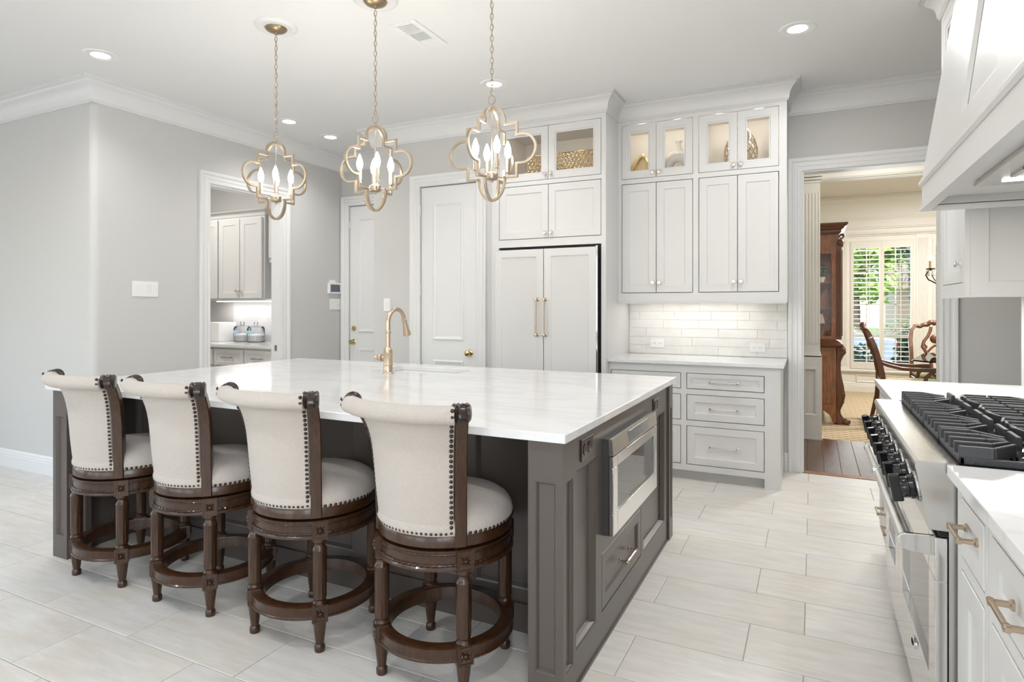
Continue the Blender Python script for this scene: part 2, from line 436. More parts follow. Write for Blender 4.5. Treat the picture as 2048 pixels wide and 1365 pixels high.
# rear and far-left walls with windows (behind the camera, added for soft fill)
def wall_with_windows(name, M, u0, u1, wins, z0, z1, t=.12):
    mb = MB(); face_frame(mb, M, u0, u1, 0, CZ, [(a, b, z0, z1) for a, b in wins], -t, 0)
    return struct(mb.build(name, WALL, smooth=0))
MR = FM((0, -4.5, 0), (1, 0, 0), (0, 0, 1), (0, 1, 0))
wall_with_windows('wall_rear', MR, -9, 1.0, [(-7.85, -6.15), (-5.45, -3.75), (-3.05, -1.35)], .55, 2.55)
ML = FM((-9, 0, 0), (0, 1, 0), (0, 0, 1), (1, 0, 0))
wall_with_windows('wall_far_left', ML, -4.5, YC + .12, [(-3.45, -1.75), (-.65, 1.05)], .55, 2.55)
wn = 4  # unseen windows, added to go with the fill lamps
for M, wins in ((MR, [(-7.85, -6.15), (-5.45, -3.75), (-3.05, -1.35)]), (ML, [(-3.45, -1.75), (-.65, 1.05)]), (MRW, [(-4.0, -2.4), (-2.0, -.4)])):
    for a, b in wins:
        zb, zt = (.8, 2.5) if M is MRW else (.55, 2.55)
        mb = MB(); face_frame(mb, M, a, b, zb, zt, [(a + .05, (a + b) / 2 - .02, zb + .05, 1.53), ((a + b) / 2 + .02, b - .05, zb + .05, 1.53), (a + .05, (a + b) / 2 - .02, 1.57, zt - .05), ((a + b) / 2 + .02, b - .05, 1.57, zt - .05)], -.09, -.05)
        f = struct(mb.build('window_%d' % wn, TRIM, smooth=0)); wn += 1
        MB().box(a + .05, b - .05, zb + .05, zt - .05, -.075, -.07, M).build('pane', GLASS, f, smooth=0)

# crown mouldings -----------------------------------------------------------
def crown_prof(p, h, z): # p projection, h height
    q = [(0, -1), (.10, -1), (.10, -.955), (.15, -.94), (.15, -.90), (.19, -.885), (.22, -.70), (.30, -.52), (.42, -.40), (.56, -.31), (.62, -.29), (.62, -.25), (.68, -.235), (.74, -.16), (.86, -.125), (.94, -.12), (.94, -.06), (1, -.05), (1, 0), (0, 0)]
    return [(a * p, z + b * h) for a, b in q]
WC = crown_prof(.118, .167, CZ - .0005)
struct(MB().sweep([(-9, YC), (XL, YC), (XL, 5.444), (-3.80, 5.444), (-3.80, YP), (-2.503, YP)], WC, side=-1).build('trim_1', TRIM, smooth=20), 'white crown moulding along the grey walls')
struct(MB().sweep([(-.175, 5.415), (2.2, 5.415)], WC, side=-1).build('trim_2', TRIM, smooth=20), 'white crown moulding over the dining doorway')
CC = crown_prof(.095, .142, CZ - .0005)
struct(MB().sweep([(-2.503, 4.745), (-2.503, 4.725), (-1.478, 4.725), (-1.478, 5.053), (-.175, 5.053), (-.175, 5.415)], CC, side=-1).build('trim_3', CAB, smooth=20), 'white crown moulding on top of the tall cabinets')
struct(MB().sweep([(.97, 4.0), (.624, 4.0), (.624, 3.43), (.97, 3.43)], CC, side=-1).build('trim_4', CAB, smooth=20), 'white crown moulding on the cabinet beside the hood')
# casings --------------------------------------------------------------------
CP = [(0, 0), (0, .012), (.006, .015), (.014, .015), (.018, .011), (.034, .012), (.038, .016), (.052, .017), (.056, .014), (.068, .016), (.074, .022), (.084, .026), (.098, .028), (.102, .026), (.102, 0)]
def casing(name, M, u0, u1, zt, label, left=True, right=True):
    path = ([(u0, 0)] if left else []) + [(u0, zt), (u1, zt)] + ([(u1, 0)] if right else [])
    return struct(MB().sweep(path, CP, M=M, side=1).build(name, TRIM, smooth=20), label)
casing('trim_5', face_x(XL), 3.738, 4.557, 2.415, 'white casing around the butler pantry opening')
casing('trim_6', face_y(YP), D2[0] - .002, D2[1] + .002, 2.426, 'white casing around the pantry door')
casing('trim_7', face_y(5.444), -4.71, -3.905, 2.455, 'white casing around the hall door')
casing('trim_8', face_y(5.415), -.074, .841, 2.399, 'white casing around the dining doorway')
# jamb linings
def jamb(name, boxes):
    mb = MB()
    for b in boxes: mb.box(*b)
    return struct(mb.build(name, TRIM, smooth=0))
j = jamb('trim_9', [(XL - .122, XL + .002, 3.728, 3.742, 0, 2.412), (XL - .122, XL + .002, 4.545, 4.557, 0, 2.412), (XL - .122, XL + .002, 3.742, 4.545, 2.400, 2.414)])
MB().box(XL - .075, XL - .045, 4.5425, 4.5445, .87, .93).build('strike_plate', BRASS, j, smooth=0)
jamb('trim_10', [(-.076, -.064, 5.413, 5.537, 0, 2.397), (.831, .843, 5.413, 5.537, 0, 2.397), (-.064, .831, 5.413, 5.537, 2.389, 2.401)])
# baseboards
BP = [(0, 0), (.016, 0), (.016, .09), (.012, .096), (.014, .108), (.009, .118), (.011, .128), (.005, .142), (0, .144)]
def base(name, path, side=-1): return struct(MB().sweep(path, BP, side=side).build(name, TRIM, smooth=20))
base('baseboard_left', [(-9, YC), (XL, YC), (XL, 3.635)])
base('baseboard_hall', [(XL, 4.66), (XL, 5.444)])
base('baseboard_pantry', [(-3.80, 5.444), (-3.80, YP), (-3.368, YP)])
base('baseboard_back', [(-.205, 5.415), (-.178, 5.415)])
base('baseboard_nook', [(.945, 5.415), (2.2, 5.415)])

# interior doors --------------------------------------------------------------
DM = [(0, 0), (.002, .008), (.010, .013), (.020, .011), (.028, .005), (.034, .004), (.036, 0)]
def room_door(name, M, u0, u1, zt, panels, label):
    d = struct(MB().box(u0, u1, .012, zt, -.04, 0, M).build(name, TRIM, smooth=0), label)
    for a, b, c, e in panels:
        MB().sweep([(a, c), (b, c), (b, e), (a, e)], DM, closed=True, M=M, side=1).build('panel_moulding', TRIM, d, smooth=25)
    return d
def doorknob(M, u, v, d, m=None):
    T = M @ Matrix.Translation((u, v, 0))
    return MB().lathe([(.031, 0), (.032, .004), (.026, .009), (.012, .012), (.011, .030), (.018, .036), (.026, .044), (.027, .054), (.022, .062), (0, .064)], 20, T).build('door_knob', m or mat('polished_brass', (.62, .50, .27), .18, 1), d)
M2 = face_y(YP + .012)
d2 = room_door('door_2', M2, D2[0] + .004, D2[1] - .004, D2[2] - .006, [(-3.128, -2.805, 1.013, 2.271), (-3.128, -2.805, .25, .834)], 'white two-panel pantry door with brass knob')
doorknob(M2, -2.742, .907, d2)
for z in (2.21, 1.47, .77):
    mb = MB()
    for k in range(5): mb.lathe([(.006, k * .018), (.006, k * .018 + .016)], 8, Matrix.Translation((D2[0] + .002, YP - .004, z - .045)))
    mb.ball((D2[0] + .002, YP - .004, z + .047), .006, seg=8, rings=5)
    mb.build('hinge', TRIM, d2)
M1 = face_y(5.444 + .012)
d1 = room_door('door_1', M1, -4.704, -3.834, 2.447, [(-4.582, -3.95, 1.031, 2.315), (-4.582, -3.95, .25, .851)], 'white panelled hall door with deadbolt')
doorknob(M1, -4.652, .922, d1)
MB().lathe([(.029, 0), (.029, .012), (.024, .018), (.010, .019), (.009, .024), (0, .025)], 18, M1 @ Matrix.Translation((-4.645, 1.074, 0))).build('deadbolt', mat('polished_brass', (.62, .50, .27), .18, 1), d1)
MB().box(-4.715, -4.685, 2.20, 2.27, 0, .012, M1).build('hinge', TRIM, d1, smooth=0)

# ================================================================== ISLAND
isl = thing('kitchen_island', 'large dark taupe kitchen island cabinet with panelled corner posts', 'kitchen island', (-2.165, 2.73, 0))
IX0, IX1 = -3.621, -.727
IY0, IY1 = 1.865, 3.60
def post(x0, x1, y0, y1, faces):
    mb = MB(); mb.box(x0 + .012, x1 - .012, y0 + .012, y1 - .012, 0, .884)
    # four panelled faces
    w_ = x1 - x0; h_ = y1 - y0
    for M, a, b in ((face_y(y0 + .012), x0, x1), (FM((0, y1 - .012, 0), (1, 0, 0), (0, 0, 1), (0, 1, 0)), x0, x1), (face_x(x1 - .012), y0 + .012, y1 - .012), (face_nx(x0 + .012), y0 + .012, y1 - .012)):
        fw = .026 if M[1][2] else .016
        face_frame(mb, M, a, b, 0, .884, [(a + fw, b - fw, .115, .745)], -.0005, .012)
        mb.sweep([(a + fw, .115), (b - fw, .115), (b - fw, .745), (a + fw, .745)], [(0, 0), (0, .011), (.003, .010), (.007, .004), (.009, 0)], closed=True, M=M, side=1)
    return mb.build('corner_post', ISL, isl, smooth=25)
post(IX1 - .125, IX1, IY0, IY0 + .122, 0)
post(IX0, IX0 + .125, IY0, IY0 + .122, 0)
# far posts
post(IX1 - .10, IX1, IY1 - .09, IY1, 0)
post(IX0, IX0 + .10, IY1 - .09, IY1, 0)
# carcass: top rails, knee wall, end panels
KY = 2.27
mb = MB()
mb.box(IX0 + .035, -1.10, KY + .02, IY1 - .02, .0, .60); mb.box(-1.10, -.762, KY + .02, IY1 - .02, 0, .40)
mb.box(IX0 + .035, -2.62, KY + .02, IY1 - .02, .60, .884); mb.box(-1.86, -1.10, KY + .02, IY1 - .02, .60, .884)
mb.box(-2.62, -1.86, KY + .02, 2.98, .60, .884); mb.box(-2.62, -1.86, IY1 - .08, IY1 - .02, .60, .884)
mb.box(-1.10, -.762, KY + .02, 2.30, .40, .884); mb.box(-1.10, -.762, 3.07, IY1 - .02, .40, .884); mb.box(-1.10, -.762, 2.30, 3.07, .83, .884)
mb.build('carcass', ISL, isl, smooth=0)
mb = MB()
MK = face_y(KY + .02)
n_ = 5; x0 = IX0 + .02; wd = (-.76 - x0) / n_
holes = [(x0 + wd * i + .045, x0 + wd * (i + 1) - .045, .17, .80) for i in range(n_)]
face_frame(mb, MK, x0, -.76, 0, .884, holes, 0, .018)
for h in holes:
    mb.sweep([(h[0], h[2]), (h[1], h[2]), (h[1], h[3]), (h[0], h[3])], [(0, 0), (0, .017), (.006, .015), (.014, .006), (.018, 0)], closed=True, M=MK, side=1)
mb.box(x0, -.76, 0, .115, .018, .028, MK)
mb.build('knee_wall', ISL, isl, smooth=25)
# right end (faces +X, towards the range)
MX = face_x(-.76)
mb = MB()
P1 = (2.011, 2.233, .128, .752); MWH = (2.312, 3.050, .43, .81); DRH = (2.306, 2.914, .131, .360); P2 = (2.962, 3.432, .131, .745)
face_frame(mb, MX, IY0 + .122, IY1 - .09, 0, .884, [P1, DRH, P2, (2.33, 3.03, .445, .795)], 0, .022)
for h in (P1, P2):
    mb.sweep([(h[0], h[2]), (h[1], h[2]), (h[1], h[3]), (h[0], h[3])], [(0, 0), (0, .021), (.006, .019), (.012, .010), (.020, .003), (.022, 0)], closed=True, M=MX, side=1)
mb.box(IY0 + .12, KY + .02, 0, .884, -.02, 0, MX)
mb.box(IY0 + .122, IY1 - .09, 0, .012, .022, .028, MX)
mb.build('end_panel', ISL, isl, smooth=25)
mb = MB(); MX0 = face_nx(IX0 + .033)
hl = [(2.03, 2.50, .128, .752), (2.56, 3.00, .128, .752), (3.06, 3.48, .128, .752)]
face_frame(mb, MX0, IY0 + .122, IY1 - .09, 0, .884, hl, 0, .022)
for h in hl: mb.sweep([(h[0], h[2]), (h[1], h[2]), (h[1], h[3]), (h[0], h[3])], [(0, 0), (0, .021), (.006, .019), (.012, .010), (.022, 0)], closed=True, M=MX0, side=1)
mb.box(IY0 + .12, KY + .02, 0, .884, -.02, 0, MX0)
mb.build('end_panel', ISL, isl, smooth=25)
# back (sink side) doors, facing +Y
MBK = FM((0, IY1 - .02, 0), (1, 0, 0), (0, 0, 1), (0, 1, 0))
for i in range(5):
    a = -3.50 + i * .535
    panel(MB(), MBK, a + .004, a + .531, .12, .86, fw=.06).build('door', ISL, isl, smooth=20)
dr = panel(MB(), MX, DRH[0] + .004, DRH[1] - .004, DRH[2] + .004, DRH[3] - .004, t=.022, fw=.042, bev=.022, dep=.012).build('drawer', ISL, isl, smooth=20)
pull(MX, 2.535, 2.70, .243, .022, dr)
# countertop
CT0, CT1 = (-3.640, -.708), (1.835, 3.628)
mb = MB()
hx0, hx1, hy0, hy1 = -2.545, -1.945, 3.125, 3.475
xs = [CT0[0], hx0, hx1, CT0[1]]; ys = [CT1[0], hy0, hy1, CT1[1]]
vs = []; fs = []
for z in (.884, .914):
    for y in ys:
        for x in xs: vs.append((x, y, z))
for i in range(3):
    for jj in range(3):
        if (i, jj) == (1, 1): continue
        a = jj * 4 + i
        fs.append((a, a + 4, a + 5, a + 1)); fs.append((a + 16, a + 17, a + 21, a + 20))
ring = [0, 1, 2, 3, 7, 11, 15, 14, 13, 12, 8, 4]
for k in range(12): a, b = ring[k], ring[(k + 1) % 12]; fs.append((a, b, b + 16, a + 16))
for a, b in ((5, 6), (6, 10), (10, 9), (9, 5)): fs.append((a, b, b + 16, a + 16))
tag(mb.add(vs, fs).build('island_countertop', QUARTZ, smooth=0, bevel=.003), 'broad white quartz countertop on the taupe island with sink cutout', 'countertop')
# sink basin
sk = thing('kitchen_sink', 'white undermount sink basin set into the island countertop', 'sink', (-2.245, 3.3, .66))
mb = MB()
def rr(x0, x1, y0, y1, r, z, n=5):
    p = []
    for cx_, cy_, a0 in ((x1 - r, y0 + r, -PI / 2), (x1 - r, y1 - r, 0), (x0 + r, y1 - r, PI / 2), (x0 + r, y0 + r, PI)):
        for i in range(n): a = a0 + PI / 2 * i / (n - 1); p.append((cx_ + r * math.cos(a), cy_ + r * math.sin(a), z))
    return p
rings = [rr(hx0 - .03, hx1 + .03, hy0 - .03, hy1 + .03, .03, .883), rr(hx0 - .002, hx1 + .002, hy0 - .002, hy1 + .002, .03, .883), rr(hx0, hx1, hy0, hy1, .03, .72), rr(hx0 + .03, hx1 - .03, hy0 + .03, hy1 - .03, .03, .69), rr(-2.29, -2.20, 3.26, 3.34, .03, .685)]
vs = sum(rings, []); n = len(rings[0]); fs = []
for k in range(4):
    for i in range(n): fs.append((k * n + i, k * n + (i + 1) % n, (k + 1) * n + (i + 1) % n, (k + 1) * n + i))
fs.append(tuple(4 * n + i for i in range(n)))
mb.add(vs, fs).build('basin', mat('fireclay_white', (.84, .84, .83), .15), sk, smooth=50)
MB().lathe([(.035, .688), (.035, .691), (.02, .692), (0, .690)], 16, Matrix.Translation((-2.245, 3.3, 0))).build('drain', CHROME, sk)
# faucet
FX, FY = -2.318, 3.03
fa = thing('kitchen_faucet', 'champagne bronze gooseneck faucet with pull-down sprayer on the island', 'faucet', (FX, FY, .914))
T = Matrix.Translation((FX, FY, .914))
MB().lathe([(.034, 0), (.034, .005), (.028, .009), (.0265, .012), (.0265, .05), (.029, .053), (.029, .060), (.0265, .063), (.0265, .125), (.029, .13), (.027, .137), (.023, .15), (.020, .156), (.0165, .16)], 20, T).build('base', BRASS, fa)
pts = [(0, 0, .155), (0, 0, .25)]
for i in range(15):
    a = PI * i / 14 * .93
    pts.append((0, .082 - .082 * math.cos(a), .31 + .082 * math.sin(a)))
nk = MB().tube([(x, y, z) for x, y, z in pts], .0135, 14, M=T)
nk.lathe([(.016, .245), (.018, .249), (.018, .256), (.016, .26)], 14, T)
nk.build('gooseneck', BRASS, fa)
e = Vector(pts[-1]); dv = (Vector(pts[-1]) - Vector(pts[-2])).normalized()
Q = dv.to_track_quat('Z', 'Y').to_matrix().to_4x4()
MB().lathe([(.0135, -.002), (.017, 0), (.017, .012), (.014, .016), (.016, .04), (.019, .065), (.024, .085), (.025, .105), (.022, .108), (0, .109)], 16, T @ Matrix.Translation(e) @ Q).build('sprayer', BRASS, fa)
H = T @ Matrix.Translation((0, 0, .095)) @ Matrix.Rotation(R(-90), 4, 'Y')
MB().lathe([(.014, .015), (.014, .042), (.022, .045), (.022, .050), (.017, .054), (.017, .066), (.020, .068), (.018, .074), (.007, .078), (.007, .092), (.009, .094), (.009, .10), (0, .102)], 14, H).build('lever', BRASS, fa)

# microwave drawer
mw = thing('microwave_drawer', 'stainless microwave drawer built into the island end panel', 'microwave', (-.72, 2.68, .43))
MM = face_x(-.738)
mb = MB(); mb.box(2.312, 3.05, .43, .806, -.30, .026, MM); mb.build('body', mat('microwave_side', (.05, .05, .05), .4), mw, smooth=0)
mb = MB(); face_frame(mb, MM, 2.312, 3.05, .43, .738, [(2.372, 3.002, .515, .695)], .027, .045); mb.build('door', STEEL, mw, smooth=20, bevel=.002)
MB().box(2.37, 3.004, .513, .697, .028, .039, MM).build('window', DGLASS, mw, smooth=0)
# slanted control console
pf = [(.027, .742), (.045, .742), (.040, .806), (.027, .806)]
mb = MB(); k = len(pf)
mb.add([(2.312, v, n2) for n2, v in pf] + [(3.05, v, n2) for n2, v in pf], [tuple(range(k)), tuple(range(2 * k - 1, k - 1, -1))] + [(i, (i + 1) % k, k + (i + 1) % k, k + i) for i in range(k)], MM)
cs = mb.build('control_console', STEEL, mw, smooth=0)
mb = MB(); mb.box(2.55, 2.88, .752, .798, .0405, .0452, MM); mb.build('control_glass', mat('grey_glass', (.20, .21, .22), .06), cs, smooth=0)
# outlets on the island
def outlet(name, M, u, v, w_, h_, label, m, horizontal=True, cat='outlet', group=None):
    t = thing(name, label, cat, tuple(M @ Vector((u, v, 0))), group)
    MB().box(u - w_ / 2, u + w_ / 2, v - h_ / 2, v + h_ / 2, 0, .006, M).build('cover_plate', m, t, smooth=0, bevel=.002)
    for s_ in (-1, 1):
        cu, cv = (u + s_ * w_ * .2, v) if horizontal else (u, v + s_ * h_ * .2)
        a = min(w_, h_) * .28
        so_ = MB().lathe([(a, .0055), (a, .0085), (0, .0088)], 14, M @ Matrix.Translation((cu, cv, 0))).build('socket', m, t)
        mb = MB()
        for q in (-1, 1): mb.box(cu + q * a * .4 - .001, cu + q * a * .4 + .001, cv - a * .3, cv + a * .3, .0088, .0093, M)
        mb.build('slot', DARK, so_, smooth=0)
    return t
ODARK = mat('oil_rubbed_bronze', (.10, .075, .06), .22, .9)
MXO = face_x(-.738)
outlet('power_outlet', MXO, 2.122, .812, .125, .078, 'dark bronze power outlet beside the island corner post by the stools', ODARK)
outlet('power_outlet', MXO, 3.218, .808, .125, .078, 'dark bronze power outlet past the microwave drawer on the island', ODARK)

# ================================================================== STOOLS
st = thing('counter_stool', 'x', 'bar stool', (0, 0, 0), 'linen swivel counter stools along the island')
RS = .237
def leg_at(ang):
    T = Matrix.Rotation(ang, 4, 'Z') @ Matrix.Translation((RS, 0, 0))
    prof = [(.018, 0), (.020, .004), (.020, .022), (.0155, .03), (.0162, .036), (.0180, .05), (.0245, .105), (.0255, .112), (.0255, .118)]
    mb = MB().lathe(prof, 24, T, .10, 12, (.045, .106))
    prof2 = [(.026, .184), (.027, .19), (.024, .196), (.0195, .200), (.0245, .206), (.0258, .215), (.0268, .385), (.0278, .392), (.0245, .400), (.0200, .408), (.0200, .416), (.0245, .422), (.0245, .436)]
    mb.lathe(prof2, 24, T, .10, 12, (.21, .388))
    lg = mb.build('leg', STOOLW, st, smooth=35)
    for zc, hs in ((.151, .033), (.4695, .037)):
        bx = MB(); Tb = T @ Matrix.Translation((0, 0, zc))
        bx.box(-.022, .024, -.029, .029, -hs, hs, Tb)
        # rosette: frame + petals + boss on the outward face
        F = Tb @ FM((.024, 0, 0), (0, 1, 0), (0, 0, 1), (1, 0, 0))
        bx.sweep([(-.025, -hs + .004), (.025, -hs + .004), (.025, hs - .004), (-.025, hs - .004)], [(0, 0), (0, .003), (.003, .003), (.003, 0)], closed=True, M=F, side=1)
        for i in range(8):
            Pm = F @ Matrix.Rotation(PI / 4 * i, 4, 'Z')
            L_ = .019 if i % 2 == 0 else .024
            bx.add([(.004, 0, 0), (L_ * .55, -.0045, .0005), (L_, 0, 0), (L_ * .55, .0045, .0005), (L_ * .55, 0, .0075)], [(0, 1, 4), (1, 2, 4), (2, 3, 4), (3, 0, 4)], Pm)
        bx.ball((0, 0, .003), .0065, seg=8, rings=5, M=F)
        bx.build('rosette_block', STOOLW, lg, smooth=25)
for i in range(4): leg_at(PI / 4 + PI / 2 * i)
RINGP = [(.205, .128), (.249, .128), (.253, .131), (.253, .136), (.249, .139), (.249, .166), (.251, .169), (.251, .174), (.246, .177), (.206, .177), (.205, .174)]
def ringmesh(prof, seg=64):
    mb = MB(); m = len(prof); vs = []; fs = []
    for i in range(seg):
        a = 2 * PI * i / seg
        vs += [(r * math.cos(a), r * math.sin(a), z) for r, z in prof]
    for i in range(seg):
        j = (i + 1) % seg
        for k in range(m):
            l = (k + 1) % m
            fs.append((i * m + k, j * m + k, j * m + l, i * m + l))
    return mb.add(vs, fs)
ringmesh(RINGP).build('footrest_ring', STOOLW, st, smooth=35)
ap = ringmesh([(.15, .434), (.248, .434), (.254, .437), (.254, .444), (.249, .449), (.246, .452), (.245, .49), (.248, .495), (.249, .503), (.15, .503)], 72).build('swivel_apron', STOOLW, st, smooth=35)
def rope(r, z, a, nb=72):
    def f(u, v):
        th = 2 * PI * u; ph = 2 * PI * v
        q = a * (1 + .32 * math.cos(nb * th + ph))
        return ((r + q * math.cos(ph)) * math.cos(th), (r + q * math.cos(ph)) * math.sin(th), z + q * math.sin(ph))
    return MB().grid(f, nb * 4, 5, cu=True, cv=True)
rope(.2475, .4535, .0042).build('rope_trim', STOOLD, ap, smooth=60)
rope(.2465, .4895, .0032).build('rope_trim', STOOLD, ap, smooth=60)
MB().lathe([(.18, .502), (.18, .512)], 32).build('swivel_gap_disc', DARK, st)  # dark disc in the swivel gap, its shade set in the colour
ringmesh([(.12, .511), (.244, .511), (.247, .514), (.247, .546), (.243, .552), (.12, .552)], 72).build('seat_band', STOOLW, st, smooth=35)
MB().lathe([(.243, .549), (.249, .556), (.252, .572), (.247, .594), (.232, .616), (.205, .634), (.16, .648), (.10, .657), (.05, .660), (0, .661)], 48).build('seat_cushion', LINEN, st, smooth=60)
def nails(pts, r=.0072):
    mb = MB()
    for p, nrm in pts:
        Q = Vector(nrm).to_track_quat('Z', 'Y').to_matrix().to_4x4()
        mb.lathe([(r, -.001), (r * .9, r * .35), (r * .55, r * .68), (0, r * .8)], 7, Matrix.Translation(p) @ Q)
    return mb
TH0 = R(48.5); PSI = R(-6.5)
pn = []
for i in range(80):
    a = 2 * PI * i / 80
    # skip where the back sits
    d = (a - (-PI / 2 + PSI) + PI) % (2 * PI) - PI
    if abs(d) < TH0 + .04: continue
    pn.append((Vector((.2475 * math.cos(a), .2475 * math.sin(a), .5585)), (math.cos(a), math.sin(a), .25)))
o = nails(pn).build('seat_nailheads', NAIL, st, smooth=60); o['kind'] = 'stuff'
Z0, Z1 = .552, .985
def dd(z): t = max(0, (z - Z0) / (Z1 - Z0)); return .014 * t + .070 * t ** 5
def ww(z): t = max(0, (z - Z0) / (Z1 - Z0)); return 1 + .06 * t + .34 * t ** 5
def bpt(th, out, z, zz=None):
    """point of the back: th angle from -Y, out = outward distance at height z (flare from zz)"""
    q = z if zz is None else zz
    r = .226
    x, y = (r + out * .6) * math.sin(th) * ww(q), -r * math.cos(th) - out - dd(q)
    c, s = math.cos(PSI), math.sin(PSI)
    return Vector((x * c - y * s, x * s + y * c, z))
# upholstered back: closed profile swept over the angle
prof = []
for i in range(15):
    z = Z0 + (Z1 - .012 - Z0) * i / 14; prof.append((-.030 - .014 * math.sin(PI * i / 14), z, z))
rc = .031
for i in range(11):
    a = PI - PI * 1.55 * i / 10
    prof.append((rc * math.cos(a) + .013, Z1 - .010 + rc * math.sin(a), Z1))
for i in range(15):
    z = Z1 - .050 - (Z1 - .050 - Z0) * i / 14; prof.append((.017 + .010 * math.sin(PI * i / 14), z, z))
def bf(u, v):
    k = int(round(v * len(prof))) % len(prof)
    o_, z, zz = prof[k]
    th = (u * 2 - 1) * R(44.5)
    return bpt(th, o_, z, zz)
mb = MB().grid(bf, 29, len(prof), cv=True)
m_ = len(prof)
mb.f.append(tuple(range(m_))); mb.f.append(tuple(28 * m_ + k for k in range(m_ - 1, -1, -1)))
mb.build('upholstered_back', LINEN, st, smooth=50)
# wooden back posts
for s_ in (-1, 1):
    th = s_ * R(48.5)
    path = [bpt(th, .002, .512 + (Z1 - .015 - .512) * i / 16) for i in range(17)]
    tp = th + PSI; tang = Vector((math.cos(tp), math.sin(tp), 0)); rad = Vector((math.sin(tp), -math.cos(tp), 0))
    vs = []; fs = []
    for p in path:
        for a, b in ((-.020, -.030), (.022, -.030), (.022, .026), (-.020, .026)): vs.append(p + tang * a * s_ + rad * b)
    for i in range(16):
        for k in range(4): fs.append((i * 4 + k, i * 4 + (k + 1) % 4, i * 4 + 4 + (k + 1) % 4, i * 4 + 4 + k))
    fs += [(3, 2, 1, 0), tuple(64 + k for k in range(4))]
    po = MB().add(vs, fs).build('back_post', STOOLW, st, smooth=30, bevel=.004)
    top = bpt(th, .008, Z1 - .004)
    Ax = tang.to_track_quat('Z', 'Y').to_matrix().to_4x4()
    sc = MB().lathe([(.012, -.030), (.027, -.029), (.033, -.022), (.030, -.014), (.034, -.006), (.031, 0), (.034, .006), (.030, .014), (.033, .022), (.027, .029), (.012, .030)], 16, Matrix.Translation(top) @ Ax, .22, 8, (-.02, .02))
    sc.build('carved_scroll', STOOLD, po, smooth=50)
pn = []
for s_ in (-1, 1):
    for i in range(25):
        z = Z0 + .012 + (Z1 - Z0 - .012) * i / 24
        p = bpt(s_ * R(42.9), .0195 + .006 * math.sin(PI * i / 24), z)
        if i >= 23: p = bpt(s_ * R(43.5), .040, Z1 - .03 + .02 * (i - 22), Z1)
        pn.append((p, (math.sin(s_ * R(46) + PSI), -math.cos(s_ * R(46) + PSI), 0)))
for i in range(1, 21):
    th = R(42.5) * (2 * i / 21 - 1)
    pn.append((bpt(th, .0195, Z0 + .010), (math.sin(th + PSI), -math.cos(th + PSI), 0)))
o = nails(pn).build('back_nailheads', NAIL, st, smooth=60); o['kind'] = 'stuff'
SX = [-1.235, -1.875, -2.490, -3.105]
SLAB = ['linen swivel counter stool beside the island corner post by the microwave drawer', 'second linen swivel counter stool counting from the microwave drawer end',
        'third linen swivel counter stool counting from the microwave drawer end', 'linen swivel counter stool at the island end farthest from the range']
for i in range(1, 4): dup(st, (SX[i], 1.962, 0), R((2, 2, 3)[i - 1]), SLAB[i])
st.location = (SX[0], 1.962, 0); st.rotation_euler = (0, 0, R(2)); st['label'] = SLAB[0]

# ================================================================== CABINETS ON THE BACK WALL
def carcass(mb, x0, x1, y0, y1, z0, z1, t=.018, shelves=()):
    mb.box(x0, x0 + t, y0, y1, z0, z1); mb.box(x1 - t, x1, y0, y1, z0, z1)
    mb.box(x0 + t, x1 - t, y1 - t, y1, z0, z1)
    for a in (z0, z1 - t, *shelves): mb.box(x0 + t, x1 - t, y0, y1 - t, a, a + t)
    return mb
G = .0045
def door_pair(parent, M, u0, um, u1, v0, v1, glass=False, kz=None, ku=.026):
    for a, b, kn in ((u0 + G, um - G / 2, um - ku), (um + G / 2, u1 - G, um + ku)):
        if glass:
            d = frame_hole(MB(), M, a, b, v0 + G, v1 - G, t=.02, fw=.066, n0=-.02).build('glass_door', CAB, parent, smooth=20)
            MB().box(a + .06, b - .06, v0 + .06, v1 - .06, -.016, -.013, M).build('pane', GLASS, d, smooth=0)
        else:
            d = panel(MB(), M, a, b, v0 + G, v1 - G, t=.02, fw=.055, bev=.016, dep=.009, n0=-.02).build('door', CAB, parent, smooth=20)
        knob(M, kn, kz, 0, d)
def puck(parent, x, y, z, power=1.2):
    MB().lathe([(.028, 0), (.028, -.006), (.02, -.008), (0, -.008)], 16, Matrix.Translation((x, y, z))).build('puck_light', LAMP, parent)
    lamp('puck_lamp', 'POINT', (x, y, z - .03), power, parent, (1, .91, .78), .03)
# tall cabinet around the refrigerator
TF = 4.725
tw = thing('tall_cabinet', 'tall white cabinet enclosing the panelled refrigerator with glass doors on top', 'cabinet', (-1.99, 5.05, 0))
MT = face_y(TF)
mb = MB()
mb.box(-2.503, -2.485, TF + .02, 5.41, 0, 2.90); mb.box(-1.496, -1.478, TF + .02, 5.41, 0, 2.90)
mb.box(-2.485, -1.496, 5.39, 5.41, 1.84, 2.90)
for z in (1.845, 2.345, 2.872): mb.box(-2.485, -1.496, TF + .02, 5.39, z, z + .02)
mb.build('body', CABIN, tw, smooth=0)
MB().box(-1.4785, -1.4765, TF, 5.41, 0, 2.9).build('side_panel', CAB, tw, smooth=0)
MB().box(-2.505, -2.5025, TF, YP, 0, 2.9).build('side_panel', CAB, tw, smooth=0)
face_frame(MB(), MT, -2.503, -1.478, 0, 2.90, [(-2.434, -1.516, 2.378, 2.830), (-2.434, -1.516, 1.890, 2.343), (-2.434, -1.516, 0, 1.825)], -.02, 0).build('face_frame', CAB, tw, smooth=0)
door_pair(tw, MT, -2.434, -1.974, -1.516, 2.378, 2.830, True, 2.425)
door_pair(tw, MT, -2.434, -1.974, -1.516, 1.890, 2.343, False, 1.935)
puck(tw, -1.75, 4.86, 2.870, .7); puck(tw, -2.2, 4.86, 2.870, .7)
